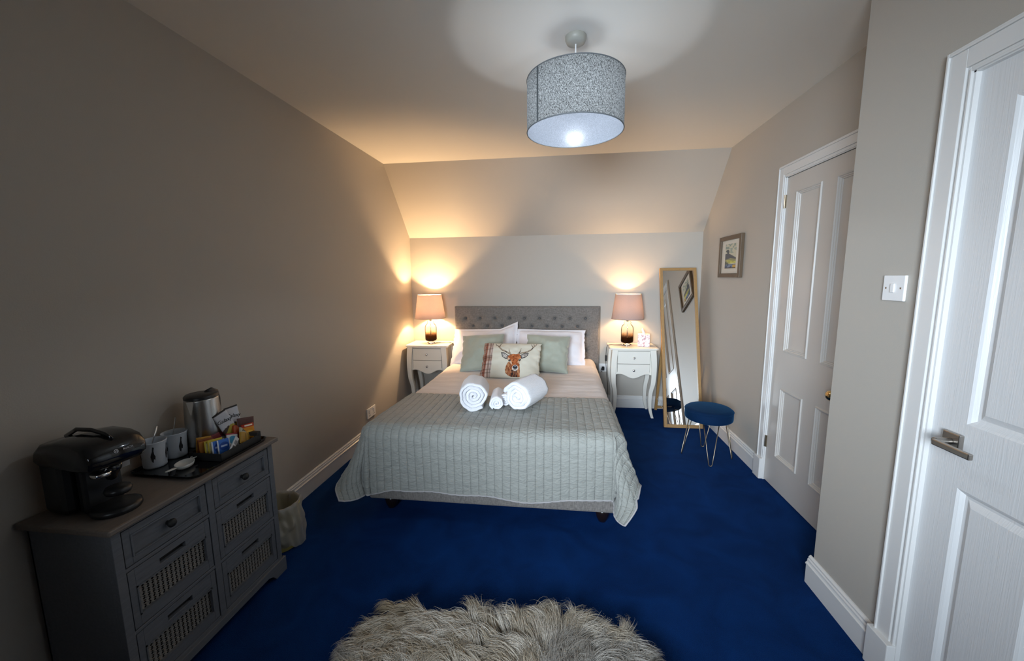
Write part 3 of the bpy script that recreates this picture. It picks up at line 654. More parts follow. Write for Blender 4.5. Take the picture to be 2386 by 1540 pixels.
def cushion(name, w, h, t, M, loc, rot, label, cat, flange=0, pinch=.06, nu=60, nv=48, seed=1, sag=0, group=None, paint=None, corner=None, uvn=None):
    U, V = np.meshgrid(np.linspace(-1, 1, nu), np.linspace(-1, 1, nv))
    k = 1-flange
    uu, vv = np.clip(np.abs(U)/k, 0, 1), np.clip(np.abs(V)/(k if not flange else 1-flange*w/h), 0, 1)
    th = t/2*np.sqrt(np.clip((1-uu**2.6)*(1-vv**2.6), 0, 1))
    n = (vnoise(U*2.2+9, V*2.2+3, seed)-.5)*.35+(vnoise(U*6+9, V*5+3, seed+4)-.5)*.14
    X = w/2*U*(1-pinch*(1-V**2)); Z = h/2*V*(1-pinch*(1-U**2)) - sag*(1-U**2)*(V > 0)*V
    if corner is not None:   # lift of one upper corner
        Z += corner*np.clip((U-.45)/.55, 0, 1)*np.clip((V+.2)/1.2, 0, 1)
    X = X+(vnoise(U*3, V*9+5, seed+8)-.5)*.012*(np.abs(U) > .9)
    F = -th*(1+n)-.0015; Bk = th*(1+n*.5)+.0015
    e = (np.abs(U) > .999) | (np.abs(V) > .999)
    b = MB(); b.v = list(zip(X.ravel().tolist(), F.ravel().tolist(), Z.ravel().tolist())); b.f = [(j*nu+i, j*nu+i+1, (j+1)*nu+i+1, (j+1)*nu+i) for j in range(nv-1) for i in range(nu-1)]
    N0 = nu*nv; b.v += list(zip(X.ravel().tolist(), Bk.ravel().tolist(), Z.ravel().tolist())); b.f += [(N0+j*nu+i, N0+(j+1)*nu+i, N0+(j+1)*nu+i+1, N0+j*nu+i+1) for j in range(nv-1) for i in range(nu-1)]
    rim = [(i, 0) for i in range(nu)]+[(nu-1, j) for j in range(1, nv)]+[(i, nv-1) for i in range(nu-2, -1, -1)]+[(0, j) for j in range(nv-2, 0, -1)]
    R_ = [j*nu+i for i, j in rim]
    for q in range(len(R_)): a, c = R_[q], R_[(q+1) % len(R_)]; b.f.append((a, N0+a, N0+c, c))
    if paint is not None:
        c = paint((U.ravel()+1)/2, (V.ravel()+1)/2); b.c = np.vstack([c, np.tile(hx('d9d4c4'), (N0, 1))])
    o = b.build(name, M, None, smooth=True); o.location = loc; o.rotation_euler = rot
    tag(o, label, cat, group); return o, (X, F, Z, nu, nv)
def seam(o, dat, m, r=.0028, name='piping'):
    X, F, Z, nu, nv = dat
    pts = [(X[0, i], 0, Z[0, i]) for i in range(0, nu, 2)]+[(X[j, -1], 0, Z[j, -1]) for j in range(0, nv, 2)]+[(X[-1, i], 0, Z[-1, i]) for i in range(nu-1, -1, -2)]+[(X[j, 0], 0, Z[j, 0]) for j in range(nv-1, 0, -2)]
    MB().tube(pts, r, 6, closed=True).build(name, m, o, smooth=True)
R_ = math.radians
cushion('pillow', .665, .41, .17, M_pillow, (.862, -.300, .690), (R_(-36), R_(-1), R_(1)), 'white pillow leaning on the left half of the headboard, one corner standing up', 'pillow', flange=.07, pinch=.02, seed=3, corner=.085)
cushion('pillow', .69, .41, .17, M_pillow, (1.525, -.300, .690), (R_(-36), R_(.5), R_(-1)), 'white pillow leaning on the right half of the headboard, square cornered', 'pillow', flange=.07, pinch=.02, seed=9)
o, d = cushion('cushion', .40, .40, .15, M_sage, (.900, -.60, .690), (R_(-44), R_(-3), R_(3)), 'plain sage velvet cushion leaning on the left white pillow', 'cushion', seed=5); seam(o, d, M_sage)
o, d = cushion('cushion', .40, .40, .15, M_sage, (1.505, -.60, .690), (R_(-44), R_(2), R_(-3)), 'plain sage velvet cushion leaning on the right white pillow', 'cushion', seed=6); seam(o, d, M_sage)

def stag(U, V):
    x = 620+U*812; y = 845-V*497           # the print is drawn on its own little plan
    c = np.tile(np.array(hx('d9d4c4')), (len(x), 1)); nn = vnoise(x/14, y/14, 2); n2 = vnoise(x/7, y/22, 3)
    def S(m, s): c[m] = hx(s)
    band = x < 768; S(band, 'b89c8d')
    for x0, x1, s in ((612, 640, 'a98878'), (655, 683, '8a5545'), (690, 715, 'cbb5a8'), (735, 768, 'c9b6ab')): S((x >= x0) & (x < x1), s)
    for yy in (395, 470, 572, 600, 690, 760, 800):
        k = band & (np.abs(y-yy) < 7); c[k] = c[k]*.62
    k = band & (y > 575) & (y < 650); c[k] = c[k]*np.array([.72, .6, .55])
    for xx in (645, 712, 727, 752): k = band & (np.abs(x-xx) < 2.2); c[k] = np.array(hx('4d3b3d'))
    # antlers
    A = [([(1025, 552), (960, 522), (900, 492), (858, 455), (835, 418), (800, 398), (790, 375)], [11, 10, 10, 9, 8, 6, 3]), ([(858, 452), (858, 415), (868, 380), (885, 360)], [8, 7, 5, 3]), ([(1020, 545), (1004, 512), (996, 475)], [9, 6, 2]),
         ([(1138, 552), (1195, 530), (1262, 508), (1310, 468), (1332, 430), (1364, 390), (1372, 350)], [11, 10, 10, 9, 8, 6, 3]), ([(1330, 430), (1308, 400), (1300, 372)], [7, 5, 2]), ([(1345, 408), (1334, 380), (1330, 360)], [6, 4, 2]), ([(1142, 545), (1160, 505), (1166, 455)], [9, 6, 2])]
    for p, w_ in A: S(near(x, y, p, [q*1.0 for q in w_]), '5d5148')
    for p, w_ in A: S(near(x, y+2.5, p, [max(.5, q*.5) for q in w_]) & (nn > .3), 'b5a088')
    # neck, ears, head
    nk = inside(x, y, [(1004, 660), (975, 720), (966, 770), (975, 808), (1010, 832), (1050, 842), (1150, 842), (1168, 838), (1172, 790), (1165, 690), (1100, 700)])
    S(nk, '9a5a38'); S(nk & (n2 > .6), 'c08a62'); S(nk & (n2 < .25), '6a3b26'); S(nk & (np.abs(x-1092) < 42) & (y > 772), '3a2a24'); S(nk & (np.abs(x-1092) < 42) & (y > 785) & (n2 > .55), '8a5a40')
    for e in ([(888, 530), (935, 533), (1002, 574), (988, 618), (962, 624), (908, 592)], [(1280, 528), (1222, 533), (1164, 572), (1180, 622), (1232, 612), (1270, 572)]):
        S(inside(x, y, e), '3b3a3d'); cxx = sum(p[0] for p in e)/6; cyy = sum(p[1] for p in e)/6
        k = inside(x, y, [(cxx+(p[0]-cxx)*.76, cyy+(p[1]-cyy)*.74) for p in e]); S(k, '9b9690'); S(k & (nn > .6), 'cfc8c0')
    hd = inside(x, y, [(1022, 560), (1060, 550), (1100, 556), (1150, 552), (1172, 585), (1180, 618), (1165, 660), (1148, 705), (1140, 760), (1122, 782), (1085, 782), (1066, 762), (1058, 712), (1018, 665), (986, 625), (990, 585)])
    S(hd, 'a5592f'); S(hd & (nn > .62), 'c27a4c'); S(hd & (nn < .2), '7f3f22')
    k = hd & inside(x, y, [(985, 600), (1010, 605), (1050, 660), (1062, 705), (1030, 680), (1000, 640)]); S(k, 'd2b296')
    k = hd & inside(x, y, [(1180, 612), (1160, 612), (1135, 660), (1140, 690), (1165, 655)]); S(k, 'd2b296')
    S(hd & inside(x, y, [(1070, 600), (1130, 600), (1120, 700), (1085, 700)]) & (nn > .45), 'b8683c')
    for ex, ey in ((1018, 642), (1161, 637)): S(np.hypot((x-ex)/1.15, y-ey) < 14, '1c1d24'); S(np.hypot(x-ex+4, y-ey+4) < 3.5, 'dfe3ea')
    S(np.hypot((x-1104)/42, (y-745)/38) < 1, 'd8d2cb'); S(np.hypot((x-1104)/33, (y-737)/24) < 1, '33343b'); S(np.hypot((x-1104)/16, (y-727)/6) < 1, '8b8f9a'); S(near(x, y, [(1080, 772), (1104, 766), (1128, 772)], 3), '2b2624')
    return c
cushion('cushion', .51, .345, .12, vcol_mat('stag_print_fabric', .85, .12, 500), (1.205, -.860, .672), (R_(-42), R_(0), R_(-1)), 'oblong cream cushion printed with a stag head and a plaid band', 'cushion', pinch=.03, nu=330, nv=210, seed=11, paint=stag)

# ------------------------------------------------------------ rolled towels
def towel(R, L, turns, loc, rz, label, group, seed=0, sq=1.0):
    o = thing('rolled_towel', loc, label, 'towel', rz, group)
    n = int(turns*44); r0 = R*.12; pitch = (R-r0)/turns; th = pitch*.93; nl = 14
    outer, inner = [], []
    for k in range(n+1):
        a = -2.2+2*math.pi*turns*k/n; r = r0+(R-r0)*k/n
        w_ = 1+.035*math.sin(3*a+seed)+.025*math.sin(7*a+seed)+.012*math.sin(13*a)
        outer.append((math.cos(a)*r*w_*1.04, math.sin(a)*r*w_*sq)); ri = max(.0015, r-th); inner.append((math.cos(a)*ri*w_*1.04, math.sin(a)*ri*w_*sq))
    b = MB(); vs = []; m = n+1
    for j in range(nl+1):
        y = -L/2+L*j/nl; ed = min(j, nl-j)
        for q, s_ in ((outer, 1), (inner, -1)):
            for k, (x, z) in enumerate(q):
                ins = .0035 if ed == 0 else 0
                rr = math.hypot(x, z)+1e-6; f = 1-s_*ins/rr
                f *= 1+(.020*math.sin(y*17+seed+k*.002))*(s_ > 0)
                vs.append((x*f, y+(.007*math.sin(k*.09+seed)*(1 if j == 0 else -1 if j == nl else 0)), z*f+R*sq))
    fs = []; row = 2*m
    for j in range(nl):
        for k in range(m-1):
            fs.append((j*row+k, j*row+k+1, (j+1)*row+k+1, (j+1)*row+k)); a = j*row+m+k; fs.append((a+1, a, a+row, a+row+1))
        fs.append((j*row+m-1, j*row+2*m-1, (j+1)*row+2*m-1, (j+1)*row+m-1)); fs.append((j*row+m, j*row, (j+1)*row, (j+1)*row+m))
    for k in range(m-1): fs.append((k+1, k, m+k, m+k+1)); a = nl*row+k; fs.append((a, a+1, a+m+1, a+m))
    b.v = vs; b.f = fs; b.build('towel_roll', M_terry, o, smooth=True)
    return o
ZT = .560
towel(.097, .24, 4.2, (1.082, -1.745, ZT), R_(8), 'large rolled white bath towel at the left end of the towel row', 'large rolled towels', 1)
towel(.096, .27, 3.8, (1.418, -1.735, ZT), R_(-24), 'large rolled white bath towel at the right end of the towel row', 'large rolled towels', 2)
towel(.047, .24, 3, (1.226, -1.72, ZT), R_(6), 'small rolled white hand towel next to the left bath towel', 'small rolled towels', 3)
towel(.045, .22, 3, (1.302, -1.66, ZT), R_(-14), 'small rolled white hand towel tucked behind the right bath towel', 'small rolled towels', 4)

# ------------------------------------------------------------ mirror and stool
def mirror():
    x0, x1, yb, zt, yt = 2.585, 2.925, -.545, 1.462, -.13
    L = math.hypot(zt, yt-yb); a = math.atan2(yt-yb, zt)
    o = thing('standing_mirror', ((x0+x1)/2, yb, 0), 'tall oak framed standing mirror leaning back in the right corner', 'mirror')
    Mx = Matrix.Rotation(-a, 4, 'X'); hw = (x1-x0)/2; fw = .026
    b = MB()
    for q in ((-hw, -hw+fw, 0, L), (hw-fw, hw, 0, L), (-hw+fw, hw-fw, 0, .03), (-hw+fw, hw-fw, L-fw, L)): b.box(q[0], q[1], -.010, .022, q[2], q[3])
    b.xf(Mx).build('frame', M_oak, o, bevel=.002)
    MB().box(-hw+fw-.002, hw-fw+.002, -.0005, .004, .028, L-fw+.002).xf(Mx).build('mirror_glass', mat('mirror_silver', (.88, .88, .86), .0, 1), o)
    MB().box(-hw+fw-.002, hw-fw+.002, .005, .012, .028, L-fw+.002).xf(Mx).build('backboard', M_matte, o)
    s = MB(); p0 = Mx @ Vector((-hw+.03, .024, L*.58)); p1 = Vector((-hw+.035, .50, .0)); p2 = Mx @ Vector((hw-.05, .024, L*.58)); p3 = Vector((hw-.05, .50, 0))
    for u, v_ in ((p0, p1), (p2, p3)):
        s.loft([[(u.x-.012, u.y-.006, u.z), (u.x+.012, u.y-.006, u.z), (u.x+.012, u.y+.014, u.z), (u.x-.012, u.y+.014, u.z)][::-1], [(v_.x-.012, v_.y-.02, v_.z), (v_.x+.012, v_.y-.02, v_.z), (v_.x+.012, v_.y, v_.z), (v_.x-.012, v_.y, v_.z)][::-1]])
    s.box(-hw+.03, hw-.05, .475, .49, .02, .045); s.build('rear_stand', M_oak, o)
    MB().tube([(-hw+.03, .02, .10), (-hw+.035, .46, .14)], .002, 6).build('stay_cord', M_plastic, o)
mirror()
def stool():
    cx, cy, zt, r = 2.755, -1.125, .395, .168
    o = thing('round_stool', (cx, cy, 0), 'navy velvet round stool on thin bronze hairpin legs in front of the mirror', 'stool')
    MB().lathe([(.0, zt-.088), (r-.010, zt-.088), (r-.002, zt-.082), (r, zt-.072), (r, zt-.024), (r-.004, zt-.012), (r-.014, zt-.004), (r-.035, zt), (.08, zt+.006), (.0, zt+.008)], n=64, cap=False).build('seat', M_velvet, o, smooth=True)
    MB().tube([(r*.998*math.cos(a), r*.998*math.sin(a), zt-.018) for a in np.linspace(0, 2*math.pi, 64, endpoint=False)], .003, 6, closed=True).build('piping', M_velvet, o, smooth=True)
    for ang in (-100, 170, 80, -10):
        a = math.radians(ang); out = Vector((math.cos(a), math.sin(a), 0)); sd = Vector((-out.y, out.x, 0)); top = zt-.09
        A_ = out*(r-.045)+sd*.052; B_ = out*(r-.045)-sd*.052; F = out*(r+.008); P = [A_+Vector((0, 0, top))]
        P += [F+sd*.012+Vector((0, 0, .016))]; P += [F+sd*(.011*math.cos(t))+Vector((0, 0, .0145-.011*math.sin(t))) for t in np.linspace(.3, 2.84, 6)]; P += [F-sd*.012+Vector((0, 0, .016)), B_+Vector((0, 0, top))]
        MB().tube([tuple(p) for p in P], .0035, 8).build('hairpin_leg', M_bronze, o, smooth=True)
        k = out*(r-.045); MB().box(k.x-.02, k.x+.02, k.y-.02, k.y+.02, top, top+.004).build('leg_plate', M_bronze, o)
stool()

# ------------------------------------------------------------ chest of drawers
CF, CY0, CY1, CT = .316, -3.258, -2.602, .667
def chest():
    o = thing('chest_of_drawers', (.17, (CY0+CY1)/2, 0), 'grey washed chest of six drawers with cane fronts against the left wall', 'chest of drawers')
    MB().box(.006, CF+.022, CY0-.018, CY1+.018, CT-.020, CT).build('chest_top', M_chesttop, o, world=True, bevel=.005)
    b = MB(); pw = .026
    b.box(.022, CF-.021, CY0, CY0+.018, .06, CT-.02); b.box(.022, CF-.021, CY1-.018, CY1, .06, CT-.02); b.box(.022, .030, CY0, CY1, .06, CT-.02)
    ym = (CY0+CY1)/2
    for y0, y1 in ((CY0, CY0+pw), (CY1-pw, CY1), (ym-.013, ym+.013)): b.box(CF-.022, CF, y0, y1, .05, CT-.02)
    zs = [(CT-.034, CT-.02), (.497, .509), (.284, .296), (.062, .080)]
    for z0, z1 in zs: b.box(CF-.022, CF-.001, CY0+.01, CY1-.01, z0, z1)
    b.box(.03, CF-.03, CY0+.01, CY1-.01, .065, .075)
    b.build('carcass', M_chest, o, world=True, bevel=.0015)
    # shaped plinth
    pf = [(CY0-.012, 0), (CY0+.055, 0), (CY0+.075, .025), (CY0+.10, .038), (CY1-.10, .038), (CY1-.075, .025), (CY1-.055, 0), (CY1+.012, 0), (CY1+.012, .070), (CY0-.012, .070)]
    p = MB(); p.prism(pf, 'x', CF-.012, CF+.010); p.box(.022, CF, CY1-.004, CY1+.012, 0, .07); p.box(.022, CF, CY0-.012, CY0+.004, 0, .07); p.build('plinth', M_chest, o, world=True, bevel=.002)
    for col, (y0, y1) in enumerate(((CY0+pw+.003, ym-.016), (ym+.016, CY1-pw-.003))):
        # knob drawer
        z0, z1 = .512, CT-.037
        d = MB(); 
        for q in ((y0, y0+.022, z0, z1), (y1-.022, y1, z0, z1), (y0+.022, y1-.022, z0, z0+.022), (y0+.022, y1-.022, z1-.022, z1)): d.box(CF-.018, CF-.002, *q)
        for q in ((y0+.022, y0+.027, z0+.022, z1-.022), (y1-.027, y1-.022, z0+.022, z1-.022), (y0+.027, y1-.027, z0+.022, z0+.027), (y0+.027, y1-.027, z1-.027, z1-.022)): d.box(CF-.018, CF+.001, *q)
        d.box(CF-.018, CF-.009, y0+.02, y1-.02, z0+.02, z1-.02); d = d.build('drawer', M_chest, o, world=True, bevel=.001)
        k = MB().lathe([(.007, 0), (.006, .010), (.013, .014), (.015, .020), (.011, .026), (.0, .028)], n=16, cap=False).xf(Matrix.Translation((CF-.009, (y0+y1)/2, (z0+z1)/2)) @ Matrix.Rotation(math.pi/2, 4, 'Y')); k.build('knob', M_matte, d, smooth=True, world=True)
        for z0, z1 in ((.299, .494), (.083, .281)):
            d = MB(); zc0, zc1 = z0+.036, z1-.060; f = .020
            ymid = (y0+y1)/2; s0, s1, t0, t1 = ymid-.045, ymid+.045, z1-.042, z1-.023
            for q in ((y0, y0+f, z0, z1), (y1-f, y1, z0, z1), (y0+f, y1-f, z0, zc0), (y0+f, y1-f, zc1, t0), (y0+f, y1-f, t1, z1), (y0+f, s0, t0, t1), (s1, y1-f, t0, t1)): d.box(CF-.018, CF-.002, *q)
            d = d.build('drawer', M_chest, o, world=True, bevel=.001)
            MB().box(CF-.021, CF-.016, s0-.004, s1+.004, t0-.004, t1+.004).build('finger_slot', M_dark, d, world=True)
            MB().box(CF-.021, CF-.015, y0+f-.002, y1-f+.002, zc0-.002, zc1+.002).build('cane_recess_shade', M_dark, d, world=True)  # black sheet stands in for the shade in the recess behind the cane
            c = MB(); ya, yb2, za, zb = y0+f, y1-f, zc0, zc1; nx = 16; st = (yb2-ya)/nx; x0_, x1_ = CF-.0125, CF-.0105
            def bar(p, q, w_=.0016, dx=0):
                d_ = Vector((0, q[0]-p[0], q[1]-p[1])).normalized(); n_ = Vector((0, -d_.z, d_.y))*w_
                c.add([(x1_+dx, p[0]+n_.y, p[1]+n_.z), (x1_+dx, p[0]-n_.y, p[1]-n_.z), (x1_+dx, q[0]-n_.y, q[1]-n_.z), (x1_+dx, q[0]+n_.y, q[1]+n_.z), (x0_+dx, p[0]+n_.y, p[1]+n_.z), (x0_+dx, p[0]-n_.y, p[1]-n_.z), (x0_+dx, q[0]-n_.y, q[1]-n_.z), (x0_+dx, q[0]+n_.y, q[1]+n_.z)], [(0, 1, 2, 3), (4, 7, 6, 5), (0, 4, 5, 1), (2, 6, 7, 3), (1, 5, 6, 2), (0, 3, 7, 4)])
            for i in range(nx+1): bar((ya+i*st, za), (ya+i*st, zb), .0026)
            nz_ = int((zb-za)/st)+1
            for j in range(nz_): zz = za+j*st; (zz < zb) and bar((ya, zz), (yb2, zz), .0026, .0006)
            Hh = zb-za
            for i in range(-nz_, nx+nz_+1):
                for sgn in (1, -1):
                    ys_ = ya+(i+.5)*st; p = [ys_, za]; q = [ys_+sgn*Hh, zb]
                    # clip to the panel
                    def clip(p, q):
                        t0_, t1_ = 0, 1; dy = q[0]-p[0]
                        for lo in (ya, yb2):
                            t_ = (lo-p[0])/dy
                            if (lo == ya) == (dy > 0): t0_ = max(t0_, t_)
                            else: t1_ = min(t1_, t_)
                        return (t0_, t1_)
                    a_, b_ = clip(p, q)
                    if b_-a_ > .05: bar((p[0]+(q[0]-p[0])*a_, p[1]+(q[1]-p[1])*a_), (p[0]+(q[0]-p[0])*b_, p[1]+(q[1]-p[1])*b_), .0020, -.0006*sgn)
            c.build('cane_panel', M_cane, d, world=True)
            e = MB()
            for q in ((ya, ya+.004, za, zb), (yb2-.004, yb2, za, zb), (ya, yb2, za, za+.004), (ya, yb2, zb-.004, zb)): e.box(CF-.012, CF+.0005, *q)
            e.build('cane_moulding', M_chest, d, world=True)
chest()
ZC = CT+.0005
def tray():
    pts = []
    x0, x1, y0, y1 = .030, .318, -2.985, -2.612
    for cx, cy, a0 in ((x1-.03, y1-.03, 0), (x0+.03, y1-.03, 90), (x0+.03, y0+.03, 180), (x1-.03, y0+.03, 270)):
        for k in range(5): a = math.radians(a0+k*22.5); pts.append((cx+.03*math.cos(a), cy+.03*math.sin(a)))
    b = MB(); c = ((x0+x1)/2, (y0+y1)/2)
    def ring(s_, z): return [(c[0]+(p[0]-c[0])*s_, c[1]+(p[1]-c[1])*s_, z) for p in pts]
    b.loft([ring(.96, ZC), ring(1, ZC+.012), ring(.985, ZC+.012), ring(.95, ZC+.004)])
    o = thing('serving_tray', (c[0], c[1], ZC), 'flat black serving tray under the kettle and mugs on the chest', 'tray'); b.build('tray_base', M_gloss, o, world=True, smooth=False)
tray()
ZR = ZC+.0045
def kettle():
    o = thing('electric_kettle', (.110, -2.724, ZR), 'brushed steel electric kettle with black lid and handle on the tray', 'kettle', R_(-20))
    MB().lathe([(.070, 0), (.072, .004), (.072, .016), (.066, .020)], n=40).build('power_base', M_black, o, smooth=True)
    MB().lathe([(.066, .020), (.0675, .026), (.064, .14), (.060, .215), (.0595, .221)], n=48).build('kettle_body', M_steel, o, smooth=True)
    MB().lathe([(.060, .220), (.060, .230), (.054, .236), (.0, .238)], n=48, cap=False).build('lid', M_black, o, smooth=True)
    sp = MB().loft([[(.052, -.022, .222), (.052, .022, .222), (.060, .014, .218), (.080, 0, .222), (.060, -.014, .218)], [(.055, -.006, .155), (.055, .006, .155), (.060, .004, .155), (.064, 0, .155), (.060, -.004, .155)]]); sp.xf(Matrix.Rotation(R_(-62), 4, 'Z')); sp.build('spout', M_steel, o)
    h = MB().tube([(.03, 0, .230), (.060, 0, .234), (.082, 0, .222), (.090, 0, .19), (.088, 0, .12), (.086, 0, .065), (.066, 0, .055)], [.009, .011, .012, .011, .010, .009, .008], 12, r2=.013).xf(Matrix.Rotation(R_(118), 4, 'Z')); h.build('handle', M_black, o, smooth=True)
kettle()
def mug(loc, rz, label, rs):
    o = thing('mug', loc, label, 'mug', rz, 'printed mugs')
    MB().lathe([(.0, .003), (.033, .0), (.036, .003), (.0365, .01), (.0395, .085), (.0425, .098), (.0435, .101), (.0425, .1035), (.0405, .102), (.0375, .09), (.034, .012), (.0, .008)], n=48, cap=False).build('mug_body', M_cup, o, smooth=True)
    pm = mat('charcoal_print', hx('2c2b2e'), .4)
    for k in range(5):
        a0 = -.9+k*1.25; base = [(0, .03), (.10, .025), (.16, .04), (.26, .036), (.30, .05), (.22, .060), (.20, .075), (.26, .085), (.14, .088), (.10, .070), (.02, .062), (-.06, .05)]
        r_ = lambda z: .0368+.0030*(z-.01)/.075+.0006
        vs = [(r_(z)*math.cos(a0+a), r_(z)*math.sin(a0+a), z) for a, z in base]; c0 = (r_(.055)*math.cos(a0+.12), r_(.055)*math.sin(a0+.12), .055); n = len(vs)
        MB().add(vs+[c0], [(i, (i+1) % n, n) for i in range(n)]).build('printed_motif', pm, o)
    return o
m1 = mug((.066, -2.905, ZR), 0, 'white mug with dark printed motifs nearer the coffee machine, spoon inside', 1)
m2 = copy_tree(m1); m2.location = (.066, -2.819, ZR); m2.rotation_euler.z = .5; m2['label'] = 'white mug with dark printed motifs next to the kettle, spoon inside'
def spoon(loc, rot, label):
    o = MB(); P = [(0, 0, 0), (0, 0, .03), (0, .002, .08), (0, .004, .125)]
    o.tube(P, [.0022, .0022, .003, .0055], 8, r2=.0012); o.lathe([(.0, -.028), (.009, -.020), (.0125, -.008), (.009, .004), (.003, .010)], n=16, cap=False, sy=.25)
    q = o.build('teaspoon', M_chrome, None, smooth=True); q.location = loc; q.rotation_euler = rot; tag(q, label, 'teaspoon', 'teaspoons in the mugs')
spoon((.060, -2.925, ZR+.038), (R_(-14), R_(10), 0), 'steel teaspoon standing in the mug nearer the coffee machine')
spoon((.060, -2.834, ZR+.038), (R_(-10), R_(8), .4), 'steel teaspoon standing in the mug next to the kettle')
def dish():
    o = thing('spoon_rest', (.192, -2.902, ZR), 'small white china teabag dish with a pointed handle on the tray', 'dish')
    b = MB(); rings = []
    def ring(s_, z, n=36):
        r = []
        for k in range(n):
            a = 2*math.pi*k/n; x = .030*math.cos(a); y = .040*math.sin(a)
            r.append((x*s_, y*s_, z))
        return r
    b.loft([ring(.62, 0), ring(.9, .006), ring(1, .018), ring(.95, .018), ring(.84, .008), ring(.5, .004)]); b.xf(Matrix.Rotation(R_(25), 4, 'Z')).build('bowl', M_china, o, smooth=True)
    MB().tube([(0, -.040, .014), (.004, -.055, .016), (.006, -.070, .018), (.006, -.080, .019)], [.010, .008, .006, .003], 10, r2=.003).xf(Matrix.Rotation(R_(0), 4, 'Z')).build('handle', M_china, o, smooth=True)
    MB().tube([(.0+.010*math.cos(a), .050+.010*math.sin(a), .017) for a in np.linspace(0, 2*math.pi, 16, endpoint=False)], .002, 6, closed=True).xf(Matrix.Rotation(R_(12), 4, 'Z')).build('loop', M_china, o, smooth=True)
dish()
BXC = (.228, -2.745, ZR)
def sachets():
    o = thing('sachet_box', BXC, 'low black box holding tea, coffee and chocolate sachets on the chest', 'box')
    w_, l_, h_ = .072, .105, .032; b = MB()
    b.box(-w_, w_, -l_, l_, 0, .003)
    for q in ((-w_, w_, -l_, -l_+.003), (-w_, w_, l_-.003, l_), (-w_, -w_+.003, -l_, l_), (w_-.003, w_, -l_, l_)): b.box(q[0], q[1], q[2], q[3], 0, h_)
    b.box(-w_, w_, l_-.02, l_, h_-.004, h_+.012); b.build('box_tray', M_matte, o, bevel=.001)
    Mb = Matrix.Translation(BXC)
    def pack(name, cat, label, p, rot, w, h, paint, th=.004, seed=0, group=None, nu=40, nv=50):
        """flat sachet standing in the box: local x width, z height, faces +x of the room after rotation"""
        U, V = np.meshgrid(np.linspace(0, 1, nu), np.linspace(0, 1, nv)); X = (U-.5)*w; Z = V*h
        bul = th*np.sqrt(np.clip((1-(2*U-1)**4)*(1-np.abs(2*V-1)**6), 0, 1))*(1+.3*(vnoise(U*4, V*4, seed)-.5)); bul = bul+.0005
        b = MB(); b.v = list(zip(X.ravel().tolist(), (-bul).ravel().tolist(), Z.ravel().tolist()))+list(zip(X.ravel().tolist(), bul.ravel().tolist(), Z.ravel().tolist()))
        N0 = nu*nv; b.f = [(j*nu+i, j*nu+i+1, (j+1)*nu+i+1, (j+1)*nu+i) for j in range(nv-1) for i in range(nu-1)]+[(N0+j*nu+i, N0+(j+1)*nu+i, N0+(j+1)*nu+i+1, N0+j*nu+i+1) for j in range(nv-1) for i in range(nu-1)]
        rim = [i for i in range(nu)]+[j*nu+nu-1 for j in range(1, nv)]+[(nv-1)*nu+i for i in range(nu-2, -1, -1)]+[j*nu for j in range(nv-2, 0, -1)]
        for q in range(len(rim)): a, c = rim[q], rim[(q+1) % len(rim)]; b.f.append((a, N0+a, N0+c, c))
        c = paint(U.ravel(), V.ravel()); b.c = np.vstack([c, c])
        k = b.build(name, M_pack, None, smooth=True); k.matrix_world = Mb @ Matrix.Translation(p) @ Euler(rot).to_matrix().to_4x4(); tag(k, label, cat, group); return k
    M_pack = vcol_mat('printed_foil', .35)
    def base(col): return lambda U, V: np.tile(np.array(hx(col)), (len(U), 1))
    def galaxy(U, V):
        c = np.tile(np.array(hx('cfd0d6')), (len(U), 1)); c[V > .95] = hx('2a2422'); c[(V < .45) & (np.hypot((U-.5)/.75, (V-.2)/.25) < 1)] = hx('4a3a33')
        c[V < .22] = hx('33241c'); c[inside(U, V, [(.15, .12), (.85, .2), (.95, .42), (.7, .46), (.1, .25)])] = hx('b9a544'); return c
    def bluep(U, V):
        c = np.tile(np.array(hx('3f74c8')), (len(U), 1)); c[np.hypot((U-.5)/.38, (V-.5)/.3) < 1] = hx('274b99'); c[(np.abs(V-.52) < .07) & (np.abs(U-.5) < .25)] = hx('b8c8e6'); c[(U < .08) | (U > .92)] = hx('dfe3ea'); return c
    def yel(U, V):
        c = np.tile(np.array(hx('cdb63c')), (len(U), 1)); c[(V > .12) & (V < .85) & (U > .1) & (U < .9)] = hx('d9cf9a'); return c
    def sweet(U, V):
        c = np.tile(np.array(hx('d9dcdf')), (len(U), 1)); c[np.hypot((U-.5)/.36, (V-.45)/.32) < 1] = hx('3f97c4'); c[V > .86] = hx('8f2f36'); return c
    def orange(U, V):
        c = np.tile(np.array(hx('d98a1e')), (len(U), 1)); c[V > .8] = hx('b3341c'); c[(np.abs(V-.9) < .04) & (np.abs(U-.5) < .3)] = hx('eadfc9'); c[np.hypot((U-.5)/.35, (V-.4)/.2) < 1] = hx('e8b040'); return c
    def gold(U, V):
        c = np.tile(np.array(hx('b58b3a')), (len(U), 1)); c[V > .68] = hx('b7b39a'); c[(np.abs(V-.84) < .03) & (np.abs(U-.5) < .32)] = hx('4c4a3d'); c[(np.abs(V-.76) < .03) & (np.abs(U-.5) < .36)] = hx('4c4a3d'); c[(np.abs(U-.5) < .05) & (V < .6)] = hx('8a6526'); return c
    def stick(U, V):
        c = np.tile(np.array(hx('c9cbce')), (len(U), 1)); c[(np.abs(V-.3) < .12) & (np.abs(U-.5) < .28)] = hx('55585e'); c[(np.abs(V-.65) < .12) & (np.abs(U-.5) < .3)] = hx('83868c'); return c
    HZ = R_(76)    # sachets face the room
    # two tall hot chocolate sachets
    g1 = pack('chocolate_sachet', 'sachet', 'white and brown hot chocolate sachet leaning left behind the box', (-.022, .066, .030), (R_(-8), R_(-20), HZ), .058, .130, galaxy, group='tall chocolate sachets', seed=1)
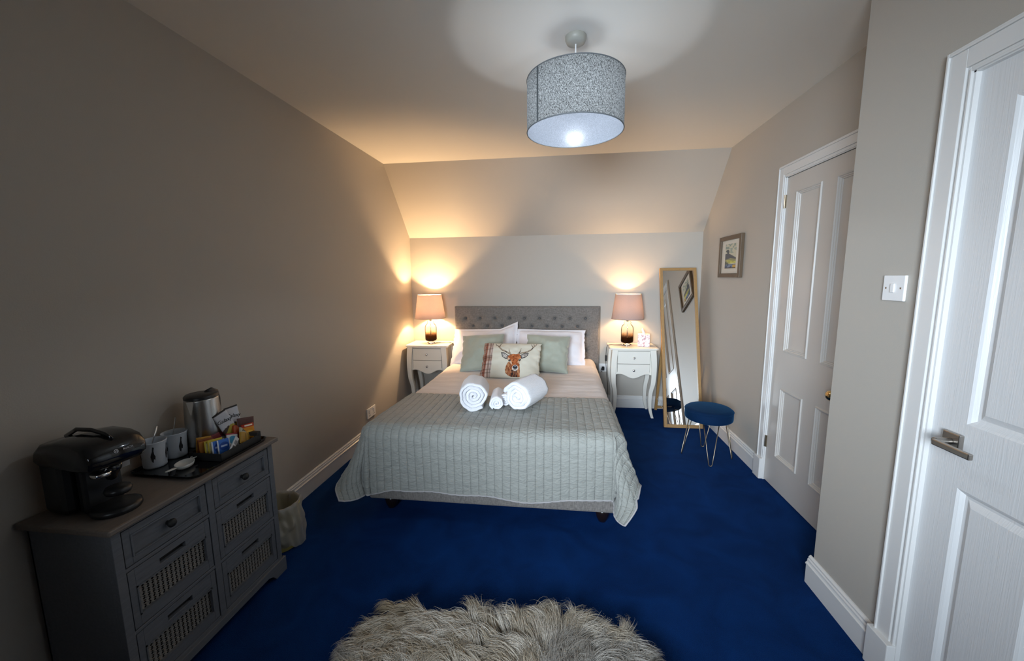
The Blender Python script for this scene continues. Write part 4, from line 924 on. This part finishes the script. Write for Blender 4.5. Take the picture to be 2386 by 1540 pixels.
    g2 = pack('chocolate_sachet', 'sachet', 'white and brown hot chocolate sachet standing upright, overlapped by its twin', (-.032, .092, .030), (R_(-8), R_(-3), HZ), .058, .130, galaxy, group='tall chocolate sachets', seed=2)
    for g, s_ in ((g1, 'Galaxy'), (g2, 'Galaxy')):
        text_obj('lettering', s_, .0225, M_matte, g, Matrix.Translation((-.001, -.0052, .088)) @ Matrix.Rotation(R_(10), 4, 'Y') @ Matrix.Rotation(R_(90), 4, 'X'), .0003, .35)
    pack('biscuit_pack', 'biscuits', 'dark brown pack standing at the far end of the sachet box', (.002, .100, .010), (R_(-10), R_(8), HZ-.15), .070, .092, base('5b3c36'), .006, seed=3)
    k = pack('biscuit_pack', 'biscuits', 'orange biscuit pack with red top in front of the brown pack', (.028, .088, .008), (R_(-12), R_(4), HZ-.1), .052, .072, orange, .010, seed=4)
    pack('biscuit_pack', 'biscuits', 'orange red wrapped biscuits lying behind the orange pack', (.004, .060, .02), (R_(-30), R_(20), HZ), .050, .066, base('a5481e'), .008, seed=5)
    pack('biscuit_pack', 'biscuits', 'gold pack of two biscuit sticks with a grey label across the box', (.040, .048, .008), (R_(-32), R_(28), HZ), .044, .074, gold, .008, seed=6)
    pack('sweetener_sachet', 'sachet', 'white sachet with a light blue spot in the middle of the box', (.014, .018, .010), (R_(-26), R_(14), HZ), .050, .056, sweet, .003, seed=7)
    pack('sugar_stick', 'sachet', 'white and grey paper sugar stick lying across the near front of the box', (.064, -.052, .014), (R_(-30), R_(58), HZ), .022, .080, stick, .003, seed=8)
    for i, (q, nm) in enumerate(((-.052, 'second'), (-.045, 'first'))):
        pack('milk_sachet', 'sachet', 'blue and white sachet standing in the box, %s' % ('behind its twin' if i == 0 else 'in front with its whole face showing'), (.012+.012*i, -.052+.014*i, .006), (R_(-10), R_(5), HZ), .050, .056, bluep, .002, seed=9+i, group='blue sachets')
    for i in range(2):
        pack('tea_sachet', 'sachet', 'yellow tea sachet %s the blue sachets' % ('nearest behind' if i else 'second row behind'), (-.008+.010*i, -.060+.005*i, .006), (R_(-10), R_(4), HZ-.1), .054, .060+.003*i, yel, .002, seed=12+i, group='yellow tea sachets')
    for i, cl in enumerate(('b0722a', '8c4a22', 'c9902f')):
        pack('tea_sachet', 'sachet', ('amber tea sachet in the tea bundle beside the kettle', 'rust brown tea sachet in the tea bundle beside the kettle', 'golden tea sachet at the kettle end of the bundle')[i], (-.026-.013*i, -.066+.003*i, .006), (R_(-8), R_(2+3*i), HZ-.2), .052, .060+.005*i, base(cl), .002, seed=15+i, group=None)
    for i in range(2):
        pack('jam_sachet', 'sachet', 'dark red topped white sachet %s at the back of the box' % ('left' if i == 0 else 'right'), (-.036, .000+.036*i, .010), (R_(-18), R_(-6+16*i), HZ), .044, .060, lambda U, V: np.where((V > .6)[:, None], np.array(hx('7c2029')), np.array(hx('c9c9cc'))), .003, seed=19+i, group=None)
sachets()

def coffee():
    ox, oy = .160, -3.160
    o = thing('coffee_machine', (ox, oy, ZC), 'glossy black capsule coffee machine at the dark left end of the chest', 'coffee machine', R_(-8))
    # local +x is the front (towards the room); width along y
    b = MB(); b.box(-.125, -.01, -.075, .075, .0, .19); b.build('machine_body', M_black, o, bevel=.02)
    prof = [(-.145, .165), (-.135, .20), (-.10, .228), (-.02, .243), (.06, .243), (.105, .232), (.128, .205), (.130, .180), (.118, .160), (.06, .155), (-.12, .155)]
    rings = []
    for y, s_ in ((-.078, .86), (-.070, .95), (-.045, 1), (0, 1.015), (.045, 1), (.070, .95), (.078, .86)):
        rings.append([(x*s_, y, .195+(z-.195)*s_) for x, z in prof])
    b = MB().loft(rings); b.build('brew_head', M_gloss, o, smooth=True, bevel=.004)
    MB().tube([(.100, .0, .236), (.07, 0, .249), (.01, 0, .257), (-.06, .0, .252), (-.120, 0, .222)], [.003, .004, .004, .004, .003], 12, r2=.007).build('lid_handle', M_gloss, o, smooth=True)
    MB().lathe([(.028, .155), (.026, .135), (.018, .122), (.012, .105), (.006, .10)], (.072, 0, 0), 24).build('brew_spout', M_gloss, o, smooth=True)
    MB().lathe([(.024, 0), (.024, .012)], (.085, -.032, .130), 20).build('chrome_collar', M_chrome, o, smooth=True)
    MB().box(.045, .055, .028, .060, .118, .142).build('status_panel', mat('grey_label', hx('8f8f8f'), .4), o, bevel=.001)
    MB().lathe([(.058, 0), (.062, .006), (.060, .018), (.050, .022), (.0, .020)], (.075, 0, 0), 40, cap=False).build('drip_tray', M_black, o, smooth=True)
    MB().lathe([(.030, 0), (.034, .01), (.030, .02)], (.092, .0, .060), 30).build('cup_shelf', M_black, o, smooth=True)
    MB().box(-.005, .03, -.05, .05, .0, .155).build('column', M_black, o, bevel=.01)
    fm = frame_m((.1315, .018, .205), (0, 1, 0), (-.25, 0, 1))
    text_obj('lettering', 'BOSCH', .0075, mat('silver_print', (.55, .55, .57), .3, .6), o, fm, .0006, 0, 1.05)
    rg = MB().tube([(.005*math.cos(a), .005*math.sin(a), 0) for a in np.linspace(0, 2*math.pi, 24, endpoint=False)], .001, 6, closed=True)
    rg.tube([(-.002, -.003, 0), (-.002, .003, 0)], .0006, 6).tube([(.002, -.003, 0), (.002, .003, 0)], .0006, 6).tube([(-.002, 0, 0), (.002, 0, 0)], .0006, 6)
    rg.xf(frame_m((.131, -.012, .205), (0, 1, 0), (-.25, 0, 1))).build('emblem', mat('silver_emblem', (.55, .55, .57), .3, .6), o)
coffee()

# ------------------------------------------------------------ waste bin with liner
def wastebin():
    cx, cy, h = .165, -2.425, .225
    o = thing('waste_bin', (cx, cy, 0), 'cream waste bin with a crumpled white liner beside the chest', 'waste bin')
    MB().lathe([(.0, .003), (.092, .0), (.094, .004), (.106, h), (.103, h), (.091, .006), (.0, .006)], n=48, cap=False).build('bin_body', M_bin, o, smooth=True)
    t = Nt('crumpled_liner'); d = t.new('ShaderNodeBsdfDiffuse'); d.inputs[0].default_value = (.62, .61, .6, 1); tl = t.new('ShaderNodeBsdfTranslucent'); tl.inputs[0].default_value = (.6, .58, .5, 1); tr = t.new('ShaderNodeBsdfTransparent'); g = t.new('ShaderNodeBsdfGlossy', i_Roughness=.3); g.inputs[0].default_value = (.5, .5, .5, 1)
    a = t.new('ShaderNodeMixShader', n0=.35); t.ln(d.outputs[0], a.inputs[1]); t.ln(tl.outputs[0], a.inputs[2]); b_ = t.new('ShaderNodeMixShader', n0=.38); t.ln(a.outputs[0], b_.inputs[1]); t.ln(tr.outputs[0], b_.inputs[2]); c = t.new('ShaderNodeMixShader', n0=.1); t.ln(b_.outputs[0], c.inputs[1]); t.ln(g.outputs[0], c.inputs[2]); t.ln(c.outputs[0], t.o.inputs[0])
    nu, nv = 140, 46; vs = []
    for j in range(nv):
        v = j/(nv-1)
        for i in range(nu):
            u = i/nu; th = 2*math.pi*u; n1 = float(vnoise(np.array(u*16), np.array(v*9), 2)); n1 = n1*(1-abs(2*u-1)**8)+.5*abs(2*u-1)**8; n2 = math.sin(th*9+v*6)*.5+math.sin(th*17-v*9)*.3
            if v < .35: q = v/.35; r = .085+.014*q; z = .02+(h-.01)*q; amp = .004*q     # inside
            elif v < .42: q = (v-.35)/.07; r = .100+.012*q; z = h+.012*math.sin(q*math.pi)+.004; amp = .006
            else: q = (v-.42)/.58; r = .111+.008*math.sin(q*2.6)+.002*q; z = h-.20*q*(1+.12*math.sin(th*2+1)); amp = .017
            r += amp*(n1-.5)*2+amp*.45*n2; vs.append((r*math.cos(th), r*math.sin(th), z+amp*.8*(n2)))
    b = MB(); b.v = vs; b.f = [(j*nu+i, j*nu+(i+1) % nu, (j+1)*nu+(i+1) % nu, (j+1)*nu+i) for j in range(nv-1) for i in range(nu)]
    b.build('bin_liner', t.m, o, smooth=True)
wastebin()

# ------------------------------------------------------------ sheepskin rug
def rug():
    cx, cy = 1.44, -3.275
    o = thing('sheepskin_rug', (cx, cy, 0), 'shaggy grey and cream sheepskin rug on the blue carpet at the front', 'rug')
    def rad(a):
        return 1+.05*np.sin(3*a+.8)+.045*np.sin(5*a+2.1)+.03*np.sin(9*a+.5)
    ax, ay = .535, .505
    ring = lambda s_, z: [(ax*s_*float(rad(a))*math.copysign(abs(math.cos(a))**.6, math.cos(a)), ay*s_*float(rad(a))*math.copysign(abs(math.sin(a))**.6, math.sin(a)), z) for a in np.linspace(0, 2*math.pi, 80, endpoint=False)]
    MB().loft([ring(1, .001), ring(1, .010), ring(.9, .028), ring(.5, .03)]).build('hide', mat('hide', hx('6f675c'), .9), o, smooth=True)
    NC, NS = 520, 62000; seg = 7
    # clump centres
    def sample(n):
        a = RNG.uniform(0, 2*np.pi, n*3); s_ = RNG.uniform(0, 1, n*3)**.45; r = rad(a)
        x = ax*s_*r*np.sign(np.cos(a))*np.abs(np.cos(a))**.6; y = ay*s_*r*np.sign(np.sin(a))*np.abs(np.sin(a))**.6
        keep = (y > .02) | (RNG.uniform(0, 1, n*3) < .25); return x[keep][:n], y[keep][:n], s_[keep][:n]
    cxs, cys, _ = sample(NC); X, Y, S = sample(NS); n = len(X)
    best = np.zeros(n, int); bd = np.full(n, 9.)
    for k in range(len(cxs)):
        d = (X-cxs[k])**2+(Y-cys[k])**2; m = d < bd; bd[m] = d[m]; best[m] = k
    big = vnoise(X*5+20, Y*5+20, 1); flow = 2*np.pi*(vnoise(X*2.6+8, Y*2.6+4, 6)-.5)*.55
    outx, outy = X/ax, Y/ay; an = np.arctan2(outy, outx)
    an = np.where(S < .55, np.pi/2+.5*(an-np.pi/2), an)+flow
    ck = RNG.uniform(-.55, .55, len(cxs))[best]; an = an+ck
    L = (.100+.05*RNG.uniform(0, 1, n)+.03*big)*(1-.2*(S < .5)); lift = RNG.uniform(.3, .9, n)*(1-.35*S); curl = RNG.uniform(-1, 1, len(cxs))[best]*1.5+RNG.normal(0, .25, n)
    P = np.zeros((n, seg, 3)); P[:, 0] = np.stack([X, Y, np.full(n, .022)], 1); d = an.copy(); el = lift.copy()+.5
    for k in range(1, seg):
        st = L/(seg-1); P[:, k, 0] = P[:, k-1, 0]+np.cos(d)*np.cos(el)*st; P[:, k, 1] = P[:, k-1, 1]+np.sin(d)*np.cos(el)*st; P[:, k, 2] = np.maximum(.006, P[:, k-1, 2]+np.sin(el)*st)
        d = d+curl*.20+RNG.normal(0, .06, n); el = el-.30-.1*RNG.uniform(0, 1, n)
    # pull towards clump axis
    ccx, ccy = cxs[best], cys[best]
    for k in range(1, seg): f = .75*k/(seg-1); P[:, k, 0] += (ccx-X)*f; P[:, k, 1] += (ccy-Y)*f
    wd = RNG.uniform(.0005, .0011, n)
    V = np.zeros((n, seg, 3, 3))
    for q in range(3):
        a = 2*np.pi*q/3; 
        for k in range(seg):
            w_ = wd*(1-.8*(k/(seg-1))**2); V[:, k, q, 0] = P[:, k, 0]+w_*np.cos(a)*(-np.sin(an)); V[:, k, q, 1] = P[:, k, 1]+w_*np.cos(a)*np.cos(an); V[:, k, q, 2] = P[:, k, 2]+w_*np.sin(a)
    nvv = n*seg*3; idx = np.arange(nvv).reshape(n, seg, 3); F = []
    for q in range(3):
        r = (q+1) % 3; F.append(np.stack([idx[:, :-1, q], idx[:, :-1, r], idx[:, 1:, r], idx[:, 1:, q]], -1).reshape(-1, 4))
    F = np.concatenate(F); me = bpy.data.meshes.new('fleece'); me.vertices.add(nvv); me.vertices.foreach_set('co', V.reshape(-1).astype(np.float32))
    me.loops.add(F.size); me.loops.foreach_set('vertex_index', F.reshape(-1).astype(np.int32)); me.polygons.add(len(F)); me.polygons.foreach_set('loop_start', np.arange(0, F.size, 4, dtype=np.int32)); me.update(calc_edges=True); me.shade_smooth()
    g = RNG.uniform(0, 1, len(cxs))[best]*.4+RNG.uniform(0, 1, n)*.2+big*.4
    cA, cB, cC = np.array(hx('ebe3d6')), np.array(hx('bcab90')), np.array(hx('aca8a4')); t1 = np.clip((g-.3)*2.2, 0, 1)[:, None]; cc = cB*(1-t1)+cA*t1; t2 = (vnoise(X*4+3, Y*4+1, 9) > .6)[:, None]*.6; cc = cc*(1-t2)+cC*t2
    at = me.color_attributes.new('pattern', 'FLOAT_COLOR', 'POINT'); c4 = np.ones((n, seg*3, 4), np.float32); c4[..., :3] = cc[:, None, :]; at.data.foreach_set('color', c4.ravel())
    t = Nt('fleece_hair'); a = t.new('ShaderNodeVertexColor', layer_name='pattern'); t.ln(a.outputs[0], t.b.inputs['Base Color']); t.b.inputs['Roughness'].default_value = .5; t.b.inputs['Specular IOR Level'].default_value = .35
    me.materials.append(t.m); f = bpy.data.objects.new('fleece', me); COL.objects.link(f); f.parent = o; f['kind'] = 'stuff'
rug()
